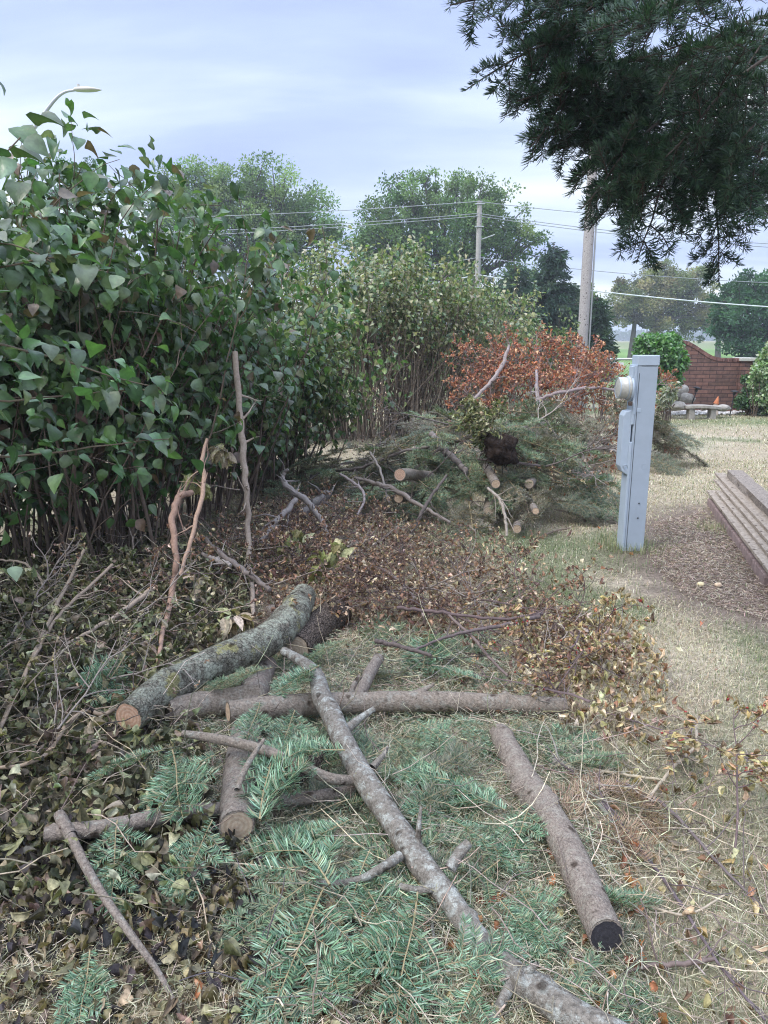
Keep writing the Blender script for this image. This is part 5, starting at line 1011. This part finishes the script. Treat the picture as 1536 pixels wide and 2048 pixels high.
# ================================================================== FENCE + SIGN
YF = 17.9; root = empty('chain_link_fence', (Q(1000, 715, YF)[0], YF, 0)); tag(root, 'pale chain link fence with top rail behind the rust leaved pile', 'fence')
M['galv'] = m_plain('galvanised_steel', (.62, .65, .66), .4, .5)
x0, x1 = Q(930, 715, YF)[0], Q(1345, 715, YF)[0]; zt = Q(1240, 718, YF)[2]; zg = float(gz(np.array([[5, YF]]))[0])
mb = MB(); tubes(mb, cat([[x0, YF, zt], [x1, YF, zt]], 20), np.full(20, .024), 8); child_build(mb, 'top_rail', M['galv'], root)
for x in (Q(1193, 720, YF)[0], Q(1193, 720, YF)[0] - 2.4, Q(1193, 720, YF)[0] + 2.4): mb = MB(); tubes(mb, cat([[x, YF, zg - .1], [x, YF, zt + .05]], 8), np.full(8, .03), 10); child_build(mb, 'post', M['galv'], root)
s = .07; nx = int((x1 - x0) / s); H = zt - zg; k = np.arange(-int(H / s) - 1, nx + 1); A = []; 
for kk in k:
    for sg in (1, -1):
        xa = x0 + kk * s if sg == 1 else x0 + (kk + H / s) * s; pa = np.array([xa, YF, zg]); pb = np.array([xa + sg * H, YF, zt]);
        # clip to x-range
        def cl_(p, q):
            if p[0] < x0: t = (x0 - p[0]) / (q[0] - p[0]); return p + (q - p) * t
            if p[0] > x1: t = (x1 - p[0]) / (q[0] - p[0]); return p + (q - p) * t
            return p
        if max(pa[0], pb[0]) <= x0 or min(pa[0], pb[0]) >= x1: continue
        pa2, pb2 = cl_(pa, pb), cl_(pb, pa); A.append([pa2, (pa2 + pb2) / 2 + np.array([0, .004 * sg, 0]), pb2])
mb = MB(); tubes(mb, np.array(A), np.full((len(A), 3), .0022), 4); child_build(mb, 'wire_mesh', M['galv'], root)
sgn = empty('warning_sign', tuple(Q(1237, 732, YF - .04))); tag(sgn, 'small white sign with red writing hung on the chain link fence', 'sign')
mb = MB(); c = Q(1237, 732, YF - .04); mb.box(c, (.24, .006, .165)); child_build(mb, 'panel', m_plain('sign_white', (.80, .78, .80), .5), sgn, smooth=False)
M['redp'] = m_plain('sign_red', (.45, .06, .09), .5)
def text(s, loc, size, mat, parent, name='lettering', rot=(math.pi / 2, 0, 0)):
    cu = bpy.data.curves.new(name, 'FONT'); cu.body = s; cu.size = size; cu.align_x = 'CENTER'; cu.align_y = 'CENTER'; cu.extrude = .0008; cu.materials.append(mat)
    o = bpy.data.objects.new(name, cu); COL.objects.link(o); dg = bpy.context.evaluated_depsgraph_get(); me = bpy.data.meshes.new_from_object(o.evaluated_get(dg)); bpy.data.objects.remove(o)
    o = bpy.data.objects.new(name, me); COL.objects.link(o); o.parent = parent; o.location = loc; o.rotation_euler = rot; return o
text('NO', (0, -.0055, .045), .05, M['redp'], sgn); text('TRESPASSING', (0, -.0055, 0), .034, M['redp'], sgn); text('PRIVATE PROPERTY', (0, -.0055, -.04), .022, M['redp'], sgn)
# ================================================================== BRICK WALL
YW = 16.8
mbk, nb_, bb_ = mat_new('brick'); tcx = N(nb_, 'ShaderNodeTexCoord'); mpx = N(nb_, 'ShaderNodeMapping'); LK(nb_, tcx.outputs['Object'], mpx.inputs[0]); mpx.inputs['Rotation'].default_value = (R_(90), 0, 0)
bt = N(nb_, 'ShaderNodeTexBrick'); LK(nb_, mpx.outputs[0], bt.inputs['Vector']); bt.inputs['Scale'].default_value = 1; bt.inputs['Brick Width'].default_value = .30; bt.inputs['Row Height'].default_value = .085; bt.inputs['Mortar Size'].default_value = .008
bt.inputs['Color1'].default_value = (.19, .105, .085, 1); bt.inputs['Color2'].default_value = (.10, .065, .055, 1); bt.inputs['Mortar'].default_value = (.06, .035, .035, 1); bt.inputs['Bias'].default_value = -.1; bt.inputs['Mortar Smooth'].default_value = .2
cc = mixc(nb_, 1., bt.outputs['Color'], ramp(nb_, noise(nb_, tcx.outputs['Object'], 9, 6, .7), [(.3, (.65,) * 3), (.7, (1.5, 1.35, 1.3))]), 'MULTIPLY'); LK(nb_, cc, bb_.inputs['Base Color']); bb_.inputs['Roughness'].default_value = .9
bump(nb_, mth(nb_, 'SUBTRACT', 1.0, bt.outputs['Fac']), bb_, .8, .015)
c0 = Q(1425, 825, YW); wall = empty('brick_wall', (c0[0], YW, 0)); tag(wall, 'curved top red brown brick garden wall with capped pillar', 'wall')
prof = [(1318, 690), (1330, 688), (1345, 687), (1368, 688), (1385, 695), (1405, 708), (1425, 719), (1450, 723), (1480, 723)]
tp = np.array([[Q(a, b, YW)[0], Q(a, b, YW)[2]] for a, b in prof]); tp = cat(tp, 50); mb = MB(); n = len(tp); yf, yb = YW, YW + .2
V = [[x, y, z] for y in (yf, yb) for x, zt_ in tp for z in (-.2, zt_)]; q = []
for i in range(n - 1): a = i * 2; q += [(a, a + 2, a + 3, a + 1), (2 * n + a, 2 * n + a + 1, 2 * n + a + 3, 2 * n + a + 2)]
mb.add(V, q); child_build(mb, 'wall_body', mbk, wall, smooth=False)
mb = MB()  # header course along the curved top
for i in range(0, 46):
    u = (i + .5) / 46 * (n - 1); j = min(int(u), n - 2); p = tp[j] * (1 - u + j) + tp[j + 1] * (u - j); tg2 = tp[j + 1] - tp[j]; an = math.atan2(tg2[1], tg2[0]); L_ = (tp[-1, 0] - tp[0, 0]) / 46 * .9 / max(math.cos(an), .6)
    v = np.array([[x, y, z] for z in (-.0, .075) for x, y in ((-L_ / 2, -.115), (L_ / 2, -.115), (L_ / 2, .115), (-L_ / 2, .115))]); co, si = math.cos(an), math.sin(an); v = np.c_[v[:, 0] * co - v[:, 2] * si, v[:, 1], v[:, 0] * si + v[:, 2] * co]
    mb.add(v + np.array([p[0], YW + .1, p[1]]), [(0, 3, 2, 1), (4, 5, 6, 7), (0, 1, 5, 4), (1, 2, 6, 5), (2, 3, 7, 6), (3, 0, 4, 7)], None, np.array([.19, .10, .085]) * rng.uniform(.6, 1.4))
child_build(mb, 'coping', M['twig'], wall, smooth=False)
xa, xb = Q(1481, 720, YW)[0], Q(1503, 720, YW)[0]; zc = Q(1490, 722, YW)[2]
mb = MB(); mb.box(((xa + xb) / 2, YW + .1, zc / 2 - .1), (xb - xa, .34, zc + .2)); child_build(mb, 'pillar', mbk, wall, smooth=False)
mb = MB(); mb.box(((xa + xb) / 2 + .03, YW + .1, zc + .036), (xb - xa + .14, .46, .07)); child_build(mb, 'cap_stone', m_plain('cast_stone', (.5, .49, .44), .85, 0, 30, .7, 1.15, .4), wall, smooth=False, bevel=.01)
# planting round the wall
def bush(name, label, Y, blobs, cols, size, seed, n=6000, tm=SMALL, matk='leaf', group=None, gy=None):
    c0 = Q(blobs[0][0], blobs[0][1], Y); root = empty(name, (c0[0], Y, 0)); tag(root, label, 'bush', group); mb = MB(); tot = sum(b[2] ** 2 for b in blobs)
    for i, (bx, by, br) in enumerate(blobs): c = Q(bx, by, Y + rng.uniform(-.1, .1)); blob_leaves(mb, c, np.array([1, 1, 1]) * br * mpp(Y), int(n * br ** 2 / tot), size, cols, tm, seed + i, .7)
    child_build(mb, 'foliage', M[matk], root); m2 = MB(); r = np.random.default_rng(seed); k = 12; cz = max(.3, c0[2] * .8)
    st = grow(np.c_[c0[0] + r.normal(0, .06, k), Y + r.normal(0, .06, k), np.zeros(k)], np.c_[r.normal(0, .15, (k, 2)), np.ones(k)], np.full(k, cz), 7, .07, 0, r); tubes(m2, st, np.full((k, 7), .01), 5, (.12, .09, .07)); child_build(m2, 'stems', M['stem'], root)
BG_ = [(.07, .17, .05), (.10, .22, .06), (.05, .12, .04), (.13, .26, .08)]
bush('shrub', 'rounded bright green shrub behind the top of the meter post', 15.6, [(1320, 705, 36), (1345, 720, 30), (1300, 700, 30), (1325, 750, 34), (1318, 785, 24), (1335, 760, 26), (1290, 690, 20), (1340, 690, 22)], BG_, (.06, .10), 61, 9000)
bush('climbing_shrub', 'pale leaved climber at the right edge beside the wall pillar', 15.9, [(1524, 745, 20), (1542, 770, 28), (1538, 722, 22), (1520, 792, 18), (1555, 810, 30), (1506, 768, 9), (1548, 702, 18)], [(.20, .30, .13), (.28, .36, .2), (.12, .22, .08), (.34, .40, .26)], (.05, .09), 62, 7000)
bush('shrub', 'low dark green shrub at the foot of the wall pillar', 16.2, [(1495, 800, 18), (1510, 812, 16), (1480, 806, 12), (1500, 780, 14), (1493, 760, 10)], [(.05, .11, .04), (.07, .14, .05)], (.04, .07), 63, 2200)
bush('ornamental_grass', 'wispy grey green plant leaning beside the meter post', 14.0, [(1335, 790, 16), (1325, 805, 14), (1345, 775, 12)], [(.25, .27, .2), (.34, .34, .26), (.18, .2, .14)], (.06, .11), 64, 500, OVAL)
bush('shrub', 'small yellow green shrub left of the fence sign', 15.0, [(1208, 742, 12), (1198, 748, 9)], [(.35, .33, .08), (.25, .3, .08)], (.03, .05), 65, 700)
# bed: gravel, bench, rocks, lights, ornament
mb = MB(); bed = gpoly((1330, 818), (1490, 812), (1510, 822), (1470, 830), (1330, 832)); q = wpts(1800, bed)
for p in q[:1500]: rock(mb, (p[0], p[1], .015 + rng.random() * .03), (.03, .03, .02), int(rng.integers(0, 50)), np.array([.62, .60, .60]) * rng.uniform(.6, 1.2), 5, .3)
tag(mb.build('gravel', M['twig']), 'pale gravel bed in front of the brick wall', 'gravel', kind='stuff')
M['stone'] = m_plain('rough_stone', (.34, .31, .28), .9, 0, 12, .6, 1.25, .8)
def rk(label, px, py, Y, r3, seed, col=(.36, .33, .3), mat='stone', cat_='rock', name='rock', group='rocks of the garden bed', amp=.35):
    mb = MB(); c = Q(px, py, Y); g = max(c[2], r3[2] * .4); rock(mb, (c[0], Y, g), r3, seed, col, 18, amp); tag(mb.build(name, M[mat], loc=(c[0], Y, 0)), label, cat_, group)
rk('long grey boulder at the left of the stone bench', 1348, 812, 15.5, (.26, .16, .10), 1); rk('smaller grey rock leaning on the left boulder', 1335, 805, 15.7, (.13, .12, .09), 2)
rk('dark rock lying under the left path light', 1375, 797, 16.1, (.16, .12, .12), 3); rk('grey rock at the right end of the stone bench', 1445, 816, 15.6, (.16, .13, .07), 5); rk('small round rock under the stone bench', 1408, 816, 15.6, (.06, .06, .06), 6)
rk('blackish driftwood lump against the wall', 1360, 785, 16.3, (.17, .14, .17), 8, amp=.6)
be = empty('stone_bench', tuple(Q(1408, 826, 15.4) * np.array([1, 1, 0]))); tag(be, 'low stone bench with curved slab on two legs', 'bench'); bc = Q(1405, 806, 15.4)
mb = MB(); A = cat([[bc[0] - .36, 15.45, .25], [bc[0], 15.38, .265], [bc[0] + .38, 15.45, .23]], 16)
for i in range(15):
    pass
V = []; 
for p in A: V += [[p[0], p[1] - .13, p[2] - .035], [p[0], p[1] + .13, p[2] - .035], [p[0], p[1] + .13, p[2] + .03], [p[0], p[1] - .13, p[2] + .03]]
mb.add(V, [(i * 4 + j, i * 4 + (j + 1) % 4, i * 4 + 4 + (j + 1) % 4, i * 4 + 4 + j) for i in range(15) for j in range(4)] + [(3, 2, 1, 0), (60, 61, 62, 63)]); child_build(mb, 'slab', M['stone'], be, smooth=False, bevel=.012)
for dx in (-.22, .22): mb = MB(); mb.box((bc[0] + dx, 15.42, .1), (.12, .18, .24)); child_build(mb, 'leg', M['stone'], be, smooth=False, bevel=.012)
M['black'] = m_plain('black_metal', (.03, .03, .035), .5, .3)
for lb, a, b, tl in (('left path light, tilted far to the right', (1379, 800), (1394, 778), .5), ('right path light, standing nearly upright', (1461, 816), (1469, 785), .15)):
    A, B = Q(*a, 16.0), Q(*b, 16.0); A[2] = 0; root = empty('path_light', tuple(A)); tag(root, 'black mushroom ' + lb, 'garden light', 'path lights before the brick wall')
    mb = MB(); tubes(mb, cat([A, B], 6), np.full(6, .012), 8); child_build(mb, 'stake', M['black'], root); ax_ = nrm((B - A)[None])[0]; mb = MB(); tubes(mb, np.array([B - ax_ * .06, B - ax_ * .02, B, B + ax_ * .015, B + ax_ * .04, B + ax_ * .05]), np.array([.028, .03, .03, .105, .05, .003]), 16); child_build(mb, 'lamp_cap', M['black'], root)
gn = Q(1432, 803, 16.0); root = empty('garden_ornament', (gn[0], 16.0, 0)); tag(root, 'small orange and white pointed garden figure by the wall', 'ornament')
mb = MB(); tubes(mb, np.array([[gn[0], 16, .02 + z] for z in (.0, .04, .12, .18, .22, .25)]), np.array([.07, .075, .06, .045, .05, .02]), 14, (.62, .5, .42)); child_build(mb, 'body', M['twig'], root)
mb = MB(); tubes(mb, np.array([[gn[0] + .01 * i, 16, .26 + z] for i, z in enumerate((.0, .03, .08, .13, .17))]), np.array([.055, .052, .035, .018, .003]), 14, (.55, .2, .1)); child_build(mb, 'hat', M['twig'], root)
# ================================================================== METER PEDESTAL
YP = 5.62; bx = Q(1262, 1094, YP)[0] + .0; W_ = .152; D_ = .13; top = Q(1300, 711, YP)[2]
M['grey'] = m_plain('grey_enamel', (.36, .42, .50), .42, .0, 5, .9, 1.05); M['grey2'] = m_plain('grey_enamel_cover', (.40, .47, .56), .4, 0, 5, .92, 1.05)
M['glass'] = m_plain('meter_cover', (.47, .46, .43), .25, 0, 60, .8, 1.1); M['dark'] = m_plain('seam', (.07, .08, .09), .6)
mp_ = empty('meter_pedestal', (bx, YP, 0)); tag(mp_, 'tall grey metal electric meter pedestal standing on the lawn', 'meter post')
xl, xr = bx - W_ / 2, bx + W_ / 2
def part(name, boxes, mat, bev=.003):
    mb = MB(); [mb.box(c, d) for c, d in boxes]; return child_build(mb, name, M[mat], mp_, smooth=False, bevel=bev)
part('body', [((bx, YP, (top - .07) / 2 - .05), (W_, D_, top - .07 + .1))], 'grey', .004)
part('cap', [((bx + .0015, YP, top - .035), (W_ + .010, D_ + .010, .075))], 'grey2', .006)
part('front_cover', [((xl - .009, YP, .40), (.018, D_ + .008, .8 + .1)), ((xl - .009, YP, 1.20), (.018, D_ + .008, .44))], 'grey2', .004)
part('seam', [((xl + .016, YP - D_ / 2 - .0005, .68), (.004, .002, 1.36)), ((bx + .01, YP - D_ / 2 - .0005, top - .0745), (W_ - .04, .002, .004))], 'dark', 0)
zb0, zb1 = Q(1245, 945, YP)[2], Q(1250, 822, YP)[2]
# breaker cover with sloping lower edge
mb = MB(); x1_, x0_ = xl - .012, xl - .075; y0_, y1_ = YP - .055, YP + .055; pr = [(x1_, zb0 - .015), (x0_ + .02, zb0 + .015), (x0_, zb0 + .06), (x0_, zb1 - .03), (x0_ + .015, zb1), (x1_, zb1 + .01)]
V = [[x, y, z] for y in (y0_, y1_) for x, z in pr]; k = len(pr); 
mb.add(V, [(i, (i + 1) % k, k + (i + 1) % k, k + i) for i in range(k)] + [(0, 5, 4, 3), (0, 3, 2, 1), (k, k + 3, k + 4, k + 5), (k, k + 1, k + 2, k + 3)]); bc_ = child_build(mb, 'breaker_cover', M['grey2'], mp_, smooth=False, bevel=.006)
mb = MB(); tubes(mb, cat([[x0_ + .03, y0_ - .004, zb0 + .04], [x0_ + .02, y0_ - .01, zb0 + .065], [x0_ + .04, y0_ - .01, zb0 + .07], [x0_ + .05, y0_ - .004, zb0 + .065]], 10), np.full(10, .003), 6); mb.box((x1_ - .012, y0_ - .006, zb0 + .02), (.022, .012, .035)); o = mb.build('hasp', M['grey'], bc_, smooth=False, loc=tuple(mp_.location)); o.location = (0, 0, 0)
# meter: base ring, glass can, rim
zm = Q(1262, 776, YP)[2]; 
def disc(mb, xs_, rs_, z, y, n=40, mat=0): tubes(mb, np.array([[x, y, z] for x in xs_]), np.array(rs_), n, mat=mat)
mb = MB(); disc(mb, [xl - .018, xl - .0181, xl - .034, xl - .0341], [.001, .096, .096, .001], zm, YP); child_build(mb, 'meter_socket', M['grey2'], mp_)
mb = MB(); disc(mb, [xl - .034, xl - .036, xl - .050, xl - .0505, xl - .105, xl - .114, xl - .118, xl - .1181], [.088, .09, .09, .080, .080, .074, .06, .001], zm, YP); gm = child_build(mb, 'meter', M['glass'], mp_)
mb = MB(); disc(mb, [xl - .05, xl - .058], [.0845, .0845], zm, YP); disc(mb, [xl - .112, xl - .119], [.079, .077], zm, YP); o = mb.build('meter_rim', M['grey2'], gm, loc=tuple(mp_.location)); o.location = (0, 0, 0)
mb = MB(); mb.box((xl - .04, YP - .078, zm - .11), (.028, .024, .03)); child_build(mb, 'lock', m_plain('rusty_lock', (.10, .07, .06), .6, .4), mp_, smooth=False, bevel=.004)
mb = MB(); mb.box((xl - .006, YP - D_ / 2 - .003, zm - .165), (.018, .008, .05)); mb.box((xl + .03, YP - D_ / 2 - .0015, zm - .16), (.028, .003, .028)); child_build(mb, 'latch', M['grey2'], mp_, smooth=False, bevel=.001)
mb = MB(); mb.box((xl - .026, YP - .02, top - .12), (.02, .08, .085)); child_build(mb, 'top_tab', M['grey2'], mp_, smooth=False, bevel=.004)
for px, py in ((1277, 1003), (1274, 1032)):
    z = Q(px, py, YP)[2]; mb = MB(); tubes(mb, np.array([[bx + .012, YP - D_ / 2 - .0005, z], [bx + .012, YP - D_ / 2 - .004, z], [bx + .012, YP - D_ / 2 - .0041, z]]), np.array([.0065, .0065, .0005]), 12); child_build(mb, 'bolt', M['dark'], mp_)
mb = MB(); z = Q(1280, 930, YP)[2]; th = np.arange(25) / 24 * 2 * np.pi; tubes(mb, np.c_[bx + .03 + .022 * np.cos(th), np.full(25, YP - D_ / 2 - .001), z + .022 * np.sin(th)], np.full(25, .0008), 4); child_build(mb, 'knockout', M['grey'], mp_)
# ================================================================== BOARDS + EDGERS
M['board'] = m_bark('weathered_board', (.34, .285, .235), (.17, .135, .11), None, 0, 0, .7, .12); M['beam'] = m_bark('rotten_timber', (.30, .255, .22), (.14, .115, .10), None, 0, 0, .8, .3)
def board(label, A, B, wd, th, mat='board', up=None, name='board', group='weathered boards stacked at the right', jag=0):
    A, B = np.array(A), np.array(B); d = nrm((B - A)[None])[0]; s_ = nrm(np.cross(d, [0, 0, 1.])[None])[0]; u = np.cross(s_, d); n = 50; t = np.linspace(0, 1, n)[:, None]; C = A * (1 - t) + B * t; mb = MB(); V = []
    for i, c in enumerate(C):
        for a, b in ((-1, -1), (-.96, 1), (.96, 1), (1, -1)):
            j = (fbm(np.array([[c[0] * 6 + a * 3, c[1] * 6, b * 2.]]), 3, len(label))[0] - .5) * jag; V.append(c + s_ * a * (wd / 2 + j) + u * (b * th / 2 + j * .6))
    mb.add(V, [(i * 4 + j, i * 4 + (j + 1) % 4, i * 4 + 4 + (j + 1) % 4, i * 4 + 4 + j) for i in range(n - 1) for j in range(4)] + [(3, 2, 1, 0), ((n - 1) * 4, (n - 1) * 4 + 1, (n - 1) * 4 + 2, (n - 1) * 4 + 3)], None, (.3, .24, .2), 0, np.zeros((n * 4, 2)))
    tag(mb.build(name, M[mat], smooth=False, loc=tuple(A), bevel=.003), label, 'board' if name == 'board' else 'timber', group)
A0 = P(1418, 982, .12); dr = nrm((P(1542, 1142, .12) - A0)[None])[0]; sd2 = np.array([-dr[1], dr[0], 0]) * -1; sd2 = sd2 if sd2[0] > 0 else -sd2
LB = 4.2
def bl(off, z, st, L=LB): a = A0 + sd2 * off + dr * st; a[2] = z; b = a + dr * L; return a, b
board('lowest board on the left side of the stack, on the scalloped edgers', *bl(.02, .118, .0), .09, .024, jag=.012)
board('second board from the left in the stack', *bl(.08, .142, .12), .08, .024, jag=.012); board('third board, wedged between the low and the upper boards', *bl(.15, .130, .30), .08, .026, jag=.012)
board('long board lying under the thick timber, sticking out farthest', *bl(.19, .195, -.62), .11, .026, jag=.012); board('topmost thin board on the left of the thick timber', *bl(.13, .170, -.35), .08, .024, jag=.012)
board('board hidden under the thick timber', *bl(.29, .165, -.3), .12, .03, jag=.012)
board('thick rotten brown timber on top of the board stack', *bl(.30, .24, -.42), .16, .075, 'beam', name='timber', jag=.05)
M['edger'] = m_plain('red_concrete', (.26, .19, .18), .9, 0, 18, .7, 1.2, .5)
def edger(i, label):
    st = .15 + i * .43; c = A0 + sd2 * -.0 + dr * (st + .2); mb = MB(); n = 6; L = .41; hs = []
    prof_ = []; 
    for k in range(n):
        for t in np.linspace(0, 1, 7)[:-1]: prof_.append((-L / 2 + (k + t) * L / n, .058 + .022 * math.sin(math.pi * t) ** .6))
    prof_.append((L / 2, .058)); m = len(prof_); V = []
    for sgn_ in (-1, 1):
        for x, z in prof_: V += [[x, sgn_ * .028, -.02], [x, sgn_ * .028, z]]
    q = []
    for k in range(m - 1): a = k * 2; q += [(a, a + 2, a + 3, a + 1), (2 * m + a, 2 * m + a + 1, 2 * m + a + 3, 2 * m + a + 2), (a + 1, a + 3, 2 * m + a + 3, 2 * m + a + 1)]
    q += [(0, 1, 2 * m + 1, 2 * m), (2 * m - 2, 4 * m - 2, 4 * m - 1, 2 * m - 1)]
    V = np.array(V); V = V[:, :1] * dr[None] + V[:, 1:2] * sd2[None] + V[:, 2:] * np.array([[0, 0, 1.]]) + c * np.array([1, 1, 0]); mb.add(V, q); tag(mb.build('edging_block', M['edger'], smooth=False, loc=(c[0], c[1], 0), bevel=.003), label, 'edging block', 'scalloped red edging blocks under the boards')
for i, lb in enumerate(['farthest scalloped red edging block under the board ends', 'second farthest scalloped red edging block', 'third scalloped red edging block along the boards', 'fourth scalloped red edging block along the boards', 'scalloped red edging block nearest the right edge', 'scalloped red edging block just outside the right edge']): edger(i, lb)
for lb, px, py, col in (('left of two small yellowish stones on the mulch', 1401, 1172, (.62, .52, .32)), ('right of two small yellowish stones on the mulch', 1436, 1173, (.6, .45, .32))):
    mb = MB(); c = P(px, py); rock(mb, (c[0], c[1], .012), (.024, .02, .016), px, col, 10, .3); tag(mb.build('stone', M['twig'], loc=tuple(c)), lb, 'stone', 'small stones on the mulch')
mb = MB(); c = P(1065, 1050)

# ================================================================== HAZE
hm = bpy.data.materials.new('haze'); hm.use_nodes = True; hm.cycles.homogeneous_volume = True; hn = hm.node_tree; hn.nodes.clear()
pv = hn.nodes.new('ShaderNodeVolumePrincipled'); pv.inputs['Color'].default_value = (.86, .91, 1, 1); pv.inputs['Density'].default_value = .0016; pv.inputs['Anisotropy'].default_value = 0.2
ho = hn.nodes.new('ShaderNodeOutputMaterial'); hn.links.new(pv.outputs[0], ho.inputs['Volume'])
mb = MB(); mb.box((0, 740, 6.5), (2000, 1700, 22)); tag(mb.build('haze', hm, smooth=False), 'thin pale haze in the air', 'haze', kind='stuff')
